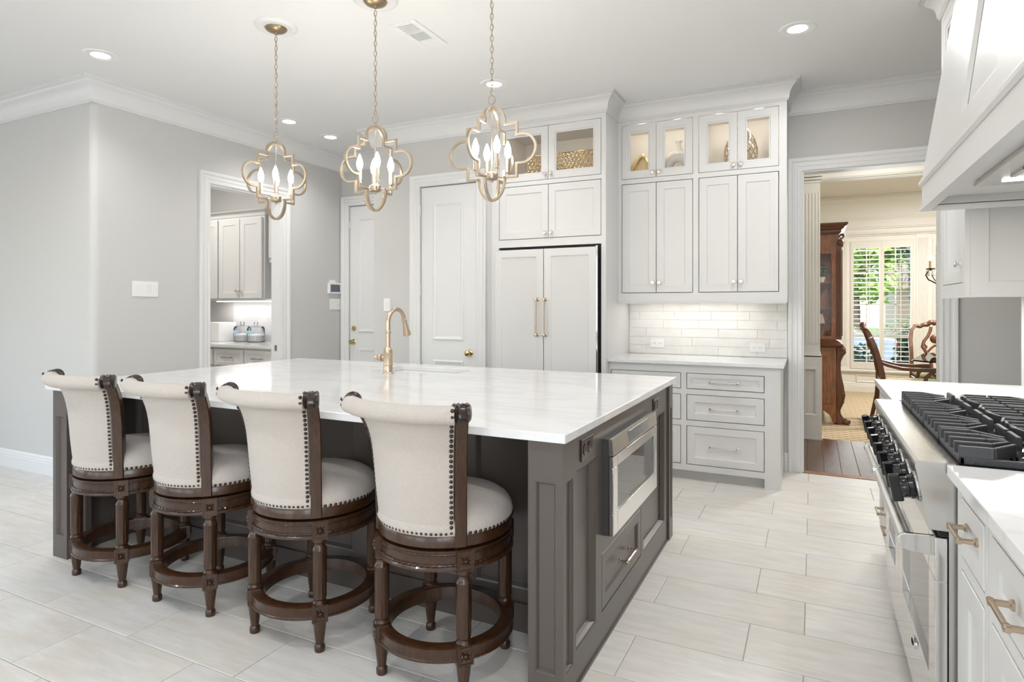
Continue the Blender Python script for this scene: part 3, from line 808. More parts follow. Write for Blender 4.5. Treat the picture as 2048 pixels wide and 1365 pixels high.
# refrigerator
fr = thing('refrigerator', 'white panel-front built-in refrigerator with two bronze bar handles', 'refrigerator', (-1.99, 5.0, 0))
MB().box(-2.43, -1.52, 4.735, 5.38, .02, 1.82).build('body', DARK, fr, smooth=0)
MF = face_y(4.70)
for a, b, hx in ((-2.442, -1.994, -2.045), (-1.988, -1.540, -1.973)):
    d = panel(MB(), MF, a, b, .12, 1.797, t=.034, fw=.058, bev=.014, dep=.008).build('door', CAB, fr, smooth=20)
    pull(MF, 1.075, 1.392, hx, .034, d, vertical=True, r=.008, off=.045)
MB().box(-2.43, -1.52, 4.72, 4.735, .02, .11).build('toe_grille', CAB, fr, smooth=0)
MB().box(-1.539, -1.531, 4.668, 4.72, .12, 1.79).build('door_edge_strip', CHROME, fr, smooth=0)
mb = MB(); mb.box(-1.549, -1.535, 4.690, 4.72, 1.797, 1.806); mb.box(-2.43, -2.40, 4.69, 4.72, 1.797, 1.803); mb.build('hinge', CHROME, fr, smooth=0)
# upper cabinets
UF = 5.053; MU = face_y(UF)
def upper(x0, x1, u0, um, u1, label):
    c = thing('upper_cabinet', label, 'cabinet', ((x0 + x1) / 2, 5.23, 1.36), 'upper cabinets over the back counter')
    carcass(MB(), x0, x1, UF + .02, 5.413, 1.372, 2.90, shelves=(2.352, 2.842)).build('body', CABIN, c, smooth=0)
    face_frame(MB(), MU, x0, x1, 1.355, 2.90, [(u0, u1, 2.383, 2.838), (u0, u1, 1.432, 2.345)], -.02, 0).build('face_frame', CAB, c, smooth=0)
    door_pair(c, MU, u0, um, u1, 2.383, 2.838, True, 2.425)
    door_pair(c, MU, u0, um, u1, 1.432, 2.345, False, 1.515)
    puck(c, (u0 + um) / 2, 5.17, 2.841, .6); puck(c, (um + u1) / 2, 5.17, 2.841, .6)
    return c
c1 = upper(-1.476, -.838, -1.443, -1.153, -.859, 'white glass-topped upper cabinet next to the tall refrigerator cabinet')
c2 = upper(-.838, -.175, -.817, -.524, -.228, 'white glass-topped upper cabinet next to the dining doorway')
MB().box(-.1755, -.1735, UF, 5.413, 1.355, 2.9).build('side_panel', CAB, c2, smooth=0)
MB().box(-.838, -.175, 5.02 + .033, 5.07, 1.345, 1.356).build('bottom_trim', CAB, c2, smooth=0)
MB().box(-1.476, -.838, 5.053, 5.07, 1.345, 1.356).build('bottom_trim', CAB, c1, smooth=0)
uc = thing('under_cabinet_light', 'slim led light bar under the upper cabinets by the tiled backsplash', 'light', (-.83, 5.22, 1.36))
MB().box(-1.40, -.42, 5.20, 5.235, 1.358, 1.371).build('diffuser', STRIP, uc, smooth=0)
lamp('led_lamp', 'AREA', (-.91, 5.218, 1.355), .8, uc, (1, .97, .93), .98, (0, 0, 0), sy=.04)
# base cabinets
BF = 4.80; MBs = face_y(BF)
def base_unit(x0, x1, u0, u1, label, leg=False):
    c = thing('base_cabinet', label, 'cabinet', ((x0 + x1) / 2, 5.1, 0), 'drawer base cabinets on the back wall')
    mb = MB(); mb.box(x0, x1, BF + .05, 5.413, .10, .88); mb.box(x0, x1, 4.872, 5.413, 0, .10); mb.build('body', CAB, c, smooth=0)
    holes = [(u0, u1, .694, .817), (u0, u1, .456, .654), (u0, u1, .119, .415)]
    mb = face_frame(MB(), MBs, x0, x1, .073, .88, holes, -.05, 0)
    if leg:
        mb.box(-.313, x1, BF, 4.90, 0, .073); mb.box(x1 - .0002, x1 + .003, BF, 5.413, 0, .88)
    mb.build('face_frame', CAB, c, smooth=0)
    for h in holes:
        d = panel(MB(), MBs, h[0] + G, h[1] - G, h[2] + G, h[3] - G, t=.02, fw=.03 if h[3] - h[2] < .15 else .05, bev=.014, dep=.009, n0=-.02).build('drawer', CAB, c, smooth=20)
        m_ = (h[0] + h[1]) / 2
        pull(MBs, m_ - .108, m_ + .108, (h[2] + h[3]) / 2, 0, d, m=NICKEL)
    return c
base_unit(-1.476, -.886, -1.459, -.906, 'white three-drawer base cabinet next to the tall refrigerator cabinet')
base_unit(-.886, -.210, -.865, -.313, 'white three-drawer base cabinet with corner foot next to the dining doorway', True)
tag(MB().box(-1.4755, -.182, 4.757, 5.4145, .8805, .906).build('back_countertop', QUARTZ, smooth=0, bevel=.002), 'white quartz countertop on the drawer cabinets under the tiled backsplash', 'countertop')
# backsplash tiles
bs = tag(MB().box(-1.4755, -.184, 5.409, 5.4145, .9065, 1.353).build('tile_backsplash', mat('splash_grout', (.80, .79, .77), .8), smooth=0), 'glossy white subway tile backsplash above the back counter', 'backsplash')
row = 0; z = .908
while z < 1.35:
    z1 = min(z + .073, 1.352)
    x = -1.475 - (0 if row % 2 else .15) - (.06 if row % 3 == 1 else 0)
    while x < -.19:
        a, b = max(x, -1.475), min(x + .303, -.185)
        if b - a > .012:
            p = .0035 + random.random() * .002
            mb = MB(); Mf = face_y(5.409); ti = [random.uniform(-.0007, .0007) for _ in range(4)]
            e_ = .003
            vs = [(a, z, 0), (b, z, 0), (b, z1 - .002, 0), (a, z1 - .002, 0), (a, z, p * .6), (b, z, p * .6), (b, z1 - .002, p * .6), (a, z1 - .002, p * .6), (a + e_, z + e_, p + ti[0]), (b - e_, z + e_, p + ti[1]), (b - e_, z1 - .002 - e_, p + ti[2]), (a + e_, z1 - .002 - e_, p + ti[3])]
            fs = [(8, 9, 10, 11)] + [(i, (i + 1) % 4, 4 + (i + 1) % 4, 4 + i) for i in range(4)] + [(4 + i, 4 + (i + 1) % 4, 8 + (i + 1) % 4, 8 + i) for i in range(4)]
            mb.add(vs, fs, Mf).build('tile', SPLASH, bs, smooth=0)
        x += .305
    z += .0745; row += 1
MSP = face_y(5.4035)
outlet('power_outlet', MSP, -1.222, 1.00, .122, .074, 'white horizontal power outlet on the backsplash nearer the refrigerator', PLASTIC)
outlet('power_outlet', MSP, -.405, .985, .122, .074, 'white horizontal power outlet on the backsplash nearer the dining doorway', PLASTIC)

# ------------------------------------------------------------------ decor behind the glass doors
# honeycomb tray
tr = MB(); rnd = random.Random(3)
cells = []
for i in range(17):
    for j in range(8):
        u = -.29 + i * .0365 + (.018 if j % 2 else 0); v = .016 + j * .0345
        cells.append((u + rnd.uniform(-.005, .005), v + rnd.uniform(-.004, .004), rnd.uniform(.0115, .0195)))
def tray_part(sx0, sx1):
    mb = MB()
    for u, v, r_ in cells:
        if sx0 <= u < sx1:
            mb.tube([(u + r_ * math.cos(2 * PI * k / 10), v + r_ * math.sin(2 * PI * k / 10), .012 * math.sin(u * 9)) for k in range(10)], .0042, 5, closed=True, M=FM((-1.965, 4.95, 2.374), (1, .03, 0), (0, .10, .995), (0, -1, 0)))
    return mb
tt = thing('honeycomb_tray', 'gold openwork honeycomb tray inside the glass-door cabinet over the refrigerator', 'decor', (-1.965, 4.95, 2.366))
tray_part(-9, 9).build('openwork', GOLD, tt, smooth=60)
MB().tube([(-.315, 0.0, 0), (.315, .0, 0), (.322, .14, 0), (.325, .28, 0), (-.32, .28, 0), (-.32, .14, 0)], .005, 6, closed=True, M=FM((-1.965, 4.95, 2.374), (1, .03, 0), (0, .10, .995), (0, -1, 0))).build('rim', GOLD, tt, smooth=60)
# gold sculpture
def gold(u, v):
    th = 2 * PI * u; ph = v
    r = .098 * (math.sin(PI * min(.999, .5 + .5 * ph)) ** .6) * (1 + .10 * math.sin(3 * th + 4 * v)) + .002
    if v == 1: r = 0.001
    return (-1.322 + .03 * v * v + r * math.cos(th), 5.17 + .62 * r * math.sin(th), 2.371 + .245 * v)
mb = MB().grid(gold, 28, 14, cu=True)
tag(mb.build('gold_sculpture', mat('gold_leaf_resin', (.80, .60, .28), .22, .85), smooth=60), 'curled gold leaf sculpture behind the glass door next to the white vase', 'decor')
# white ring vase with an opening through the body
vz = thing('ring_vase', 'white ceramic vase with a hole through its round body behind glass', 'vase', (-1.00, 5.19, 2.371))
def ringv(u, v):
    a = 2 * PI * u; b = 2 * PI * v
    R0 = .078 + .010 * math.sin(a); r0 = .040 + .012 * max(0, math.sin(a))
    return (-1.005 + (R0 + r0 * math.cos(b)) * math.cos(a), 5.19 + r0 * .95 * math.sin(b), 2.371 + .110 + (R0 + r0 * math.cos(b)) * math.sin(a) * .98)
MB().grid(ringv, 36, 16, cu=True, cv=True).build('body', WHITEC, vz, smooth=60)
MB().lathe([(.060, 2.575), (.040, 2.60), (.026, 2.63), (.020, 2.655), (.023, 2.675), (.033, 2.692), (.031, 2.695), (.018, 2.68), (0, 2.63)], 20, Matrix.Translation((-1.00, 5.19, 0))).build('neck', WHITEC, vz, smooth=60)
# lattice egg
eg = thing('lattice_egg', 'openwork champagne metal egg ornament split by the glass cabinet doors', 'decor', (-.515, 5.19, 2.371))
mb = MB()
def egg(th, t): # t 0..1 bottom to top
    r = .126 * (math.sin(PI * (.12 + .86 * t) ** .95) ** .8 if 0 < t < 1 else .25 if t <= 0 else .02)
    return (-.515 + r * math.cos(th), 5.215 + r * math.sin(th), 2.375 + .395 * t)
for s_ in (-1, 1):
    for k in range(15):
        mb.tube([egg(2 * PI * k / 15 + s_ * t * 2.6, t) for t in [i / 22 for i in range(23)]], .0036, 4)
mb.build('lattice', mat('champagne_silver', (.72, .60, .45), .25, .9), eg, smooth=60)

# ================================================================== RANGE SIDE
RW = .97
def counter(name, y0, y1, label):
    return tag(MB().box(.313, RW - .001, y0, y1, .884, .914).build(name, QUARTZ, smooth=0, bevel=.002), label, 'countertop')
counter('range_countertop', 3.165, 4.01, 'white quartz countertop on the far side of the range by the dining doorway')
counter('range_countertop', -1.2, 1.93, 'white quartz countertop on the near side of the range above the drawer pulls')
MN = face_nx(.335)
def run_unit(y0, y1, fronts, label, parent_end=None):
    c = thing('range_cabinet', label, 'cabinet', (.65, (y0 + y1) / 2, 0))
    mb = MB(); mb.box(.355, RW - .002, y0, y1, .10, .884); mb.box(.42, RW - .002, y0, y1, 0, .10); mb.build('body', CAB, c, smooth=0)
    face_frame(MB(), MN, y0, y1, .10, .884, [f[:4] for f in fronts], -.02, 0).build('face_frame', CAB, c, smooth=0)
    for f in fronts:
        d = panel(MB(), MN, f[0] + G, f[1] - G, f[2] + G, f[3] - G, t=.02, fw=.042 if f[3] - f[2] < .25 else .06, bev=.016, dep=.01, n0=-.018).build(f[4], CAB, c, smooth=20)
        if f[5]: pull(MN, f[5] - .064, f[5] + .064, f[6], .002, d)
    return c
run_unit(3.165, 3.985, [(3.20, 3.57, .13, .395, 'drawer', 3.385, .262), (3.20, 3.57, .43, .66, 'drawer', 3.385, .545), (3.20, 3.57, .69, .85, 'drawer', 3.385, .77), (3.60, 3.95, .13, .395, 'drawer', 3.70, .262), (3.60, 3.95, .43, .85, 'door', None, 0)], 'white drawer cabinet between the range and the dining doorway')
run_unit(1.615, 1.925, [(1.645, 1.875, .70, .85, 'drawer', 1.76, .79), (1.645, 1.875, .13, .67, 'door', None, 0)], 'narrow white pull-out cabinet beside the range')
run_unit(.78, 1.612, [(1.165, 1.585, .70, .85, 'drawer', 1.375, .772), (.81, 1.135, .70, .85, 'drawer', .97, .772), (1.165, 1.585, .13, .67, 'door', None, 0), (.81, 1.135, .13, .67, 'door', None, 0)], 'wide white drawer and door cabinet past the narrow pull-out')
# range
RY0, RY1 = 1.944, 3.155
rg = thing('gas_range', 'wide stainless gas range with black knobs and polished towel-bar handle', 'range', (.6, 2.55, 0))
mb = MB(); mb.box(.32, RW - .01, RY0 + .004, RY1 - .004, .10, .90); mb.build('body', STEEL, rg, smooth=0)
MB().box(.36, RW - .02, RY0 + .02, RY1 - .02, .0, .10).build('toe_kick', BLACK, rg, smooth=0)
# slanted control console
pf = [(.33, .735), (.276, .735), (.248, .885), (.2445, .898), (.246, .908), (.252, .914), (.335, .914), (.335, .735)]
mb = MB(); k = len(pf)
mb.add([(x, RY0, z) for x, z in pf] + [(x, RY1, z) for x, z in pf], [tuple(range(k)), tuple(range(2 * k - 1, k - 1, -1))] + [(i, (i + 1) % k, k + (i + 1) % k, k + i) for i in range(k)])
mb.build('control_console', STEEL, rg, smooth=25)
MB().box(.335, RW - .012, RY0 + .002, RY1 - .002, .90, .911).build('cooktop_deck', mat('black_steel', (.02, .02, .02), .2, .6), rg, smooth=0)
MB().box(.93, RW - .011, RY0, RY1, .90, .945).build('back_guard', STEEL, rg, smooth=0)
# knobs on the console face
fd = Vector((.248 - .276, 0, .885 - .735)).normalized(); nn = Vector((-fd.z, 0, fd.x))
for i in range(8):
    y = RY0 + .085 + i * .149
    c0 = Vector((.263, y, .825)); Q = FM(c0, (0, 1, 0), tuple(fd), tuple(nn))
    Q = Q @ Matrix.Diagonal((1.22, 1.22, 1.12, 1))
    kb = MB().lathe([(.030, 0), (.032, .002), (.032, .008), (.027, .011), (.027, .02), (.024, .022), (.0235, .036), (.0215, .04), (0, .041)], 22, Q).build('control_knob', BLACK, rg)
    MB().lathe([(.0335, -.001), (.0335, .006), (.030, .0075), (.030, -.001)], 22, Q).build('bezel', CHROME, kb)
    mb = MB(); mb.box(-.0085, .0085, -.031, .031, .036, .060, Q); mb.build('grip', BLACK, kb, smooth=0, bevel=.004)
# oven doors
MD = face_nx(.318)
for a, b in ((RY0 + .004, 2.712), (2.722, RY1 - .004)):
    d = MB()
    face_frame(d, MD, a, b, .235, .715, [(a + .10, b - .10, .30, .60)], 0, .028)
    dd_ = d.build('oven_door', CHROME, rg, smooth=0, bevel=.002)
    MB().box(a + .09, b - .09, .29, .61, .006, .016, MD).build('window', mat('oven_glass', (.16, .16, .16), .05, .7), dd_, smooth=0)
    if a < 2.2:
        bd = MB().lathe([(.03, 0), (.03, .003), (.024, .005), (0, .006)], 20, MD @ Matrix.Translation((2.05 + .26, .262, .028)) @ Matrix.Diagonal((1, .62, 1, 1))).build('oval_badge', CHROME, dd_)
        mb = MB()
        for q in range(5): mb.box(2.31 - .014 + q * .006, 2.31 - .011 + q * .006, .256, .268, .0335, .036, MD)
        mb.build('badge_relief', DARK, bd, smooth=0)
MB().box(RY0 + .004, RY1 - .004, .105, .228, 0, .026, MD).build('lower_panel', CHROME, rg, smooth=0, bevel=.002)
MB().box(RY0 + .004, RY1 - .004, .718, .733, .0, .02, MD).build('console_gap', DARK, rg, smooth=0)
# handle bar with brackets
HB = .226
for y0, y1 in ((RY0 + .012, 2.705), (2.728, RY1 - .012)):
    h = MB().tube([(HB, y0, .694), (HB, y1, .694)], .0185, 18).build('handle', mat('polished_bar', (.86, .85, .83), .28, 1), rg, smooth=50)
    for y in (y0, y1):
        sgn = .006
        mb = MB(); mb.prism([(HB - .015, -.018), (HB - .021, -.007), (HB - .021, .007), (HB - .015, .016), (HB, .021), (.289, .024), (.289, -.030), (HB + .01, -.026)], y - sgn, y + sgn, FM((0, 0, .694), (1, 0, 0), (0, 0, 1), (0, 1, 0)))
        mb.build('bracket', CHROME, h, smooth=0, bevel=.002)
# burners and grates
gy = [RY0 + .012 + i * (RY1 - RY0 - .024) / 4 for i in range(5)]
for i in range(4):
    y0, y1 = gy[i] + .004, gy[i + 1] - .004
    for (x0, x1) in ((.345, .640), (.646, .925)):
        xm, ym = (x0 + x1) / 2 + .02, (y0 + y1) / 2
        mb = MB()
        mb.lathe([(.055, .911), (.052, .922), (.045, .926), (.042, .93), (.036, .936), (0, .937)], 20, Matrix.Translation((xm, ym, 0)))
        mb.build('burner', BLACK, rg)
        g = MB(); zt = .958; zb = .924
        def bar(xa, ya, xb, yb, wd=.0085, za=zb, zc=zt):
            p, q = Vector((xa, ya)), Vector((xb, yb)); t = (q - p); L_ = t.length; t.normalize(); nr = Vector((-t.y, t.x)) * wd
            vs = [(p.x + nr.x, p.y + nr.y, za), (p.x - nr.x, p.y - nr.y, za), (q.x - nr.x, q.y - nr.y, za), (q.x + nr.x, q.y + nr.y, za)]
            tp = .7
            vs += [(p.x + nr.x * tp, p.y + nr.y * tp, zc), (p.x - nr.x * tp, p.y - nr.y * tp, zc), (q.x - nr.x * tp, q.y - nr.y * tp, zc), (q.x + nr.x * tp, q.y + nr.y * tp, zc)]
            g.add(vs, [(0, 1, 2, 3), (4, 7, 6, 5), (0, 4, 5, 1), (1, 5, 6, 2), (2, 6, 7, 3), (3, 7, 4, 0)])
        g.box(x0, x1, y0, y0 + .012, .911, zb + .006); g.box(x0, x1, y1 - .012, y1, .911, zb + .006)
        g.box(x0, x0 + .012, y0, y1, .911, zb + .006); g.box(x1 - .012, x1, y0, y1, .911, zb + .006)
        hubr = .03
        nf = 5
        for s_ in (0, 1):
            xa = x0 if s_ == 0 else x1; sg = 1 if s_ == 0 else -1
            for k in range(nf):
                yy = y0 + .012 + (y1 - y0 - .024) * k / (nf - 1)
                ln = .075 if k in (0, nf - 1) else .085
                bar(xa, yy, xa + sg * ln, yy)
                tx, ty = xm - sg * hubr * 1.2, ym + (yy - ym) * .22
                if k in (0, nf - 1): tx, ty = xm - sg * .03, ym + (1 if yy > ym else -1) * .048
                bar(xa + sg * ln, yy, tx, ty, .0065)
        for s_ in (-1, 1): bar(xm, ym + s_ * (y1 - y0) * .5 - s_ * .008, xm, ym + s_ * .035, .0085, zb, zt + .004)
        g.build('grate', IRON, rg, smooth=0, bevel=.0025)
# hood
hd = thing('range_hood', 'large tapered white panelled range hood over the gas range', 'range hood', (.7, 2.55, 1.745))
HX, HY0, HY1 = .435, 1.70, 3.25
mb = MB()
for b in ((HX, HX + .03, HY0, HY1), (HX + .03, RW - .001, HY0, HY0 + .03), (HX + .03, RW - .001, HY1 - .03, HY1)): mb.box(b[0], b[1], b[2], b[3], 1.765, 1.865)
RP = [(0, 1.745), (.010, 1.745), (.010, 1.762), (.004, 1.768), (0, 1.768), (-.03, 1.768), (-.03, 1.745)]
mb.sweep([(RW - .001, HY1), (HX, HY1), (HX, HY0), (RW - .001, HY0)], RP, side=-1)
CP2 = [(-.02, 1.852), (.004, 1.852), (.012, 1.862), (.012, 1.874), (.006, 1.880), (.004, 1.890), (-.02, 1.892)]
mb.sweep([(RW - .001, HY1), (HX, HY1), (HX, HY0), (RW - .001, HY0)], CP2, side=-1)
mb.box(HX + .03, RW - .001, HY0 + .03, HY1 - .03, 1.80, 1.815)
mb.build('rim', CAB, hd, smooth=20)
TX, TY0, TY1, TZ = .594, 2.0, 2.95, 3.010
bx, by0, by1, bz = .447, 1.712, 3.238, 1.885
mb = MB()
mb.add([(bx, by0, bz), (bx, by1, bz), (RW - .001, by1, bz), (RW - .001, by0, bz), (TX, TY0, TZ), (TX, TY1, TZ), (RW - .001, TY1, TZ), (RW - .001, TY0, TZ)],
       [(0, 1, 5, 4), (1, 2, 6, 5), (3, 0, 4, 7), (4, 5, 6, 7), (3, 2, 1, 0), (2, 3, 7, 6)])
mb.build('tapered_body', CAB, hd, smooth=0)
# applied frame on the sloped front: a trapezoid frame
def lerp(a, b, t): return a + (b - a) * t
nf_ = Vector((-(TZ - bz), 0, (TX - bx))).normalized()
def fpt(s, t, n): # s across 0..1, t up 0..1
    y = lerp(lerp(by0, TY0, t), lerp(by1, TY1, t), s)
    return Vector((lerp(bx, TX, t), y, lerp(bz, TZ, t))) + nf_ * n
def trap(s0, s1, t0, t1, n): return [fpt(s0, t0, n), fpt(s1, t0, n), fpt(s1, t1, n), fpt(s0, t1, n)]
def ypt(y, t, n): return Vector((lerp(bx, TX, t), y, lerp(bz, TZ, t))) + nf_ * n
def ring_y(i, n): return [ypt(2.06 + i, .070 + i * .9, n), ypt(2.515 - i, .070 + i * .9, n), ypt(2.515 - i, .93 - i * .9, n), ypt(2.06 + i, .93 - i * .9, n)]
rs = [trap(.001, .999, .0, 1, 0), trap(.001, .999, .0, 1, .014), ring_y(0, .014), ring_y(.006, .012), ring_y(.02, .003), ring_y(.026, .001)]
vs = sum(rs, []); fs = []
for k in range(len(rs) - 1):
    for i in range(4): fs.append((k * 4 + i, k * 4 + (i + 1) % 4, k * 4 + 4 + (i + 1) % 4, k * 4 + 4 + i))
MB().add(vs, fs).build('front_frame', CAB, hd, smooth=20)
vi = MB().box(.555, .93, 2.05, 2.90, 1.782, 1.80).build('vent_insert', STEEL, hd, smooth=0, bevel=.003)
for i in range(4):
    y0 = 2.09 + i * .155
    bl = MB()
    for q in range(7): bl.box(.62 + q * .038, .635 + q * .038, y0, y0 + .14, 1.774, 1.782)
    bl.build('baffle_filter', STEEL, vi, smooth=0)
for y0 in (2.075, 2.76):
    MB().box(.62, .80, y0 - (.03 if y0 < 2.1 else 0), y0 + .045, 1.778, 1.783).build('hood_light', STRIP, vi, smooth=0)
lamp('hood_lamp', 'AREA', (.57, 2.55, 1.775), 4, hd, (1, .96, .9), .06, sy=.9)
# cabinet right of the doorway, beside the hood
sc_ = thing('side_upper_cabinet', 'white upper cabinet between the range hood and the dining doorway', 'cabinet', (.8, 3.71, 1.365))
MC = face_nx(.624)
mb = MB(); mb.box(.644, RW - .001, 3.45, 3.99, 1.38, 2.36); mb.build('body', CAB, sc_, smooth=0)
mb = MB()
mb.box(.644, RW - .001, 3.98, 3.999, 1.38, 2.9); mb.box(.644, RW - .001, 3.432, 3.45, 2.36, 2.9); mb.box(.644, RW - .001, 3.45, 3.98, 2.86, 2.9); mb.box(.95, RW - .001, 3.45, 3.98, 2.36, 2.86)
mb.build('lit_compartment', CABIN, sc_, smooth=0)
face_frame(MB(), MC, 3.43, 4.0, 1.365, 2.90, [(3.475, 3.955, 1.432, 2.335), (3.475, 3.955, 2.383, 2.838)], -.02, 0).build('face_frame', CAB, sc_, smooth=0)
d = panel(MB(), MC, 3.478, 3.952, 1.435, 2.332, t=.02, fw=.055, bev=.016, dep=.009, n0=-.02).build('door', CAB, sc_, smooth=20)
knob(MC, 3.515, 1.522, 0, d)
d = frame_hole(MB(), MC, 3.478, 3.952, 2.386, 2.835, t=.02, fw=.066, n0=-.02).build('glass_door', CAB, sc_, smooth=20)
MB().box(3.54, 3.89, 2.445, 2.775, -.016, -.013, MC).build('pane', GLASS, d, smooth=0)
panel(MB(), face_y(3.449), .6445, RW - .002, 1.366, 2.899, t=.02, fw=.062, bev=.02, dep=.009).build('end_panel', CAB, sc_, smooth=20)
MB().box(.64, .94, 3.55, 3.585, 1.368, 1.380).build('light_bar', STRIP, sc_, smooth=0)
lamp('light_bar_lamp', 'AREA', (.79, 3.70, 1.362), 4, sc_, (1, .97, .93), .3, sy=.4)

# ================================================================== CEILING FIXTURES
def downlight(x, y, label, power=36, spot=False):
    t = thing('recessed_downlight', label, 'ceiling light', (x, y, CZ), 'recessed ceiling downlights')
    T = Matrix.Translation((x, y, CZ))
    MB().lathe([(.072, -.004), (.078, -.007), (.100, -.006), (.104, 0), (.072, 0)], 32, T).build('trim_ring', PLASTIC, t)
    MB().lathe([(.073, -.003), (.05, -.0045), (0, -.005)], 28, T).build('lens', LAMP, t)
    if spot: lamp('downlight_lamp', 'SPOT', (x, y, CZ - .02), power, t, (1, .992, .98), .07, spot=135)
    else: lamp('downlight_lamp', 'AREA', (x, y, CZ - .012), power, t, (1, .992, .98), .14)
    return t
for x, y, l in ((-4.297, 2.50, 'recessed downlight above the rounded outside wall corner'), (-4.297, 4.156, 'recessed downlight in front of the butler pantry opening'), (-4.319, 4.718, 'recessed downlight in the little hall by the hall door'),
                (-2.174, 4.138, 'recessed downlight in front of the refrigerator'), (-.083, 4.12, 'recessed downlight in front of the dining doorway'),
                (-.60, 2.0, 'added unseen downlight over the island end beside the range'), (-4.297, .6, 'added unseen downlight in the breakfast area by the far windows'), (-2.174, .3, 'added unseen downlight behind the row of stools'), (-.083, .3, 'added unseen downlight over the aisle end away from the doorway')):  # this row is out of view, added for ambient light
    downlight(x, y, l, *{2.5: (30, True), 4.156: (30, True), 4.718: (26, True), 4.138: (26, True), 4.12: (13.5, False), 2.0: (3.5, False), .6: (12, False), .3: (12, False)}[y])
# air vent
vt = thing('ceiling_vent', 'white ceiling air register with two louvre banks near the pendants', 'air vent', (-2.195, 3.18, CZ))
mb = MB(); Mv = FM((0, 0, CZ), (1, 0, 0), (0, 1, 0), (0, 0, -1))
x0, x1, y0, y1 = -2.288, -2.102, 2.995, 3.362
vh = [(x0 + .04, x1 - .04, y0 + .035, y0 + .135), (x0 + .04, x1 - .04, y0 + .15, y0 + .25)]
face_frame(mb, Mv, x0, x1, y0, y1, vh, 0, .008); mb.build('frame', PLASTIC, vt, smooth=0, bevel=.003)
MB().box(x0 + .03, x1 - .03, y0 + .03, y1 - .03, 0.0005, .002, Mv).build('duct_back', DARK, vt, smooth=0)
for k in range(8):
    u = vh[0][2] + .007 + k * .0124
    MB().box(vh[0][0], vh[0][1], u, u + .006, .002, .010, Mv).build('louvre', PLASTIC, vt, smooth=0)
for k in range(9):
    u = vh[1][0] + .005 + k * .0117
    MB().box(u, u + .005, vh[1][2], vh[1][3], .002, .010, Mv).build('louvre', PLASTIC, vt, smooth=0)

# pendants -------------------------------------------------------------------
def quatrefoil():
    p = []
    zt = 2.31 - 1.85
    half = []
    for i in range(11):
        a = PI / 2 * (1 - i / 10); half.append((.072 * math.cos(a), .39 + .07 * math.sin(a)))
    half += [(.072, .372), (.138, .372), (.138, .313), (.165, .313)]
    for i in range(1, 16):
        a = PI / 2 - PI * i / 16; half.append((.168 + .072 * math.cos(a), .243 + .070 * math.sin(a)))
    half += [(.165, .173), (.138, .173), (.138, .110), (.072, .110)]
    for i in range(11):
        a = -PI / 2 * i / 10; half.append((.072 * math.cos(a), .105 + .105 * math.sin(a)))
    left = [(-x, z) for x, z in reversed(half[1:-1])]
    return half + left
QF = quatrefoil()
pd = thing('pendant_light', 'x', 'pendant light', (0, 0, 1.85), 'quatrefoil pendants over the island')
pd.location = (0, 0, 0)
SQ = [(-.0055, -.0065), (.0055, -.0065), (.0055, .0065), (-.0055, .0065)]
for M in (FM((0, 0, 1.85), (1, 0, 0), (0, 0, 1), (0, -1, 0)), FM((0, 0, 1.85), (0, 1, 0), (0, 0, 1), (1, 0, 0))):
    MB().sweep(QF, SQ, closed=True, M=M).build('quatrefoil_frame', PEND, pd, smooth=25, bevel=.0015)
MB().lathe([(.004, 1.955), (.004, 2.31), (.009, 2.312), (.009, 2.322), (.004, 2.326), (.004, 2.335)], 10).build('stem', PEND, pd)
MB().lathe([(0, 1.938), (.006, 1.942), (.008, 1.950), (.030, 1.955), (.032, 1.960), (.032, 1.985), (.028, 1.988), (0, 1.989)], 20).build('hub', PEND, pd)
for k in range(4):
    a = PI / 4 + PI / 2 * k; c, s_ = math.cos(a) * .084, math.sin(a) * .084
    arm = MB().tube([(c * .3, s_ * .3, 1.970), (c, s_, 1.970), (c, s_, 1.998)], .0045, 6)
    arm.lathe([(.012, 1.994), (.013, 1.998), (.0105, 2.000), (.0105, 2.066), (0, 2.067)], 12, Matrix.Translation((c, s_, 0)))
    ar = arm.build('candle_arm', PEND, pd)
    MB().lathe([(.008, 2.066), (.014, 2.078), (.0172, 2.095), (.0165, 2.112), (.011, 2.132), (.005, 2.148), (0, 2.156)], 12, Matrix.Translation((c, s_, 0))).build('bulb', BULB, ar, smooth=60)
# suspension ring, chain, canopy
MB().tube([(.0185 * math.cos(2 * PI * k / 18), 0, 2.352 + .0215 * math.sin(2 * PI * k / 18)) for k in range(18)], .0028, 6, closed=True).build('suspension_ring', PEND, pd, smooth=60)
lk = MB().tube([(.0075 * math.cos(2 * PI * k / 12), 0, .0165 * math.sin(2 * PI * k / 12)) for k in range(12)], .002, 5, closed=True).build('chain_link', PEND, pd, smooth=60)
nl = int((CZ - .05 - 2.38) / .0275)
for i in range(nl):
    l_ = lk if i == 0 else lk.copy()
    if i: COL.objects.link(l_)
    l_.location = (0, 0, 2.384 + i * .0275); l_.rotation_euler = (0, 0, PI / 2 * (i % 2) + .5)
MB().tube([(.005 * math.cos(i * 1.1), .005 * math.sin(i * 1.1), 2.34 + (CZ - .04 - 2.34) * i / 40) for i in range(41)], .0012, 4).build('cord', PEND, pd)
MB().lathe([(0, CZ - .052), (.009, CZ - .050), (.011, CZ - .040), (.03, CZ - .036), (.055, CZ - .026), (.066, CZ - .012), (.066, CZ - .008)], 28).build('canopy', mat('canopy_bronze', (.36, .28, .18), .35, 1), pd, smooth=50)
MB().lathe([(.03, CZ - .014), (.062, CZ - .014), (.072, CZ - .010), (.080, CZ - .010), (.088, CZ - .016), (.10, CZ - .018), (.112, CZ - .015), (.122, CZ - .008), (.126, CZ - .0005), (.03, CZ - .0005)], 40).build('ceiling_medallion', TRIM, pd, smooth=40)
PX = [-2.908, -2.160, -1.436]; PYY = 2.71
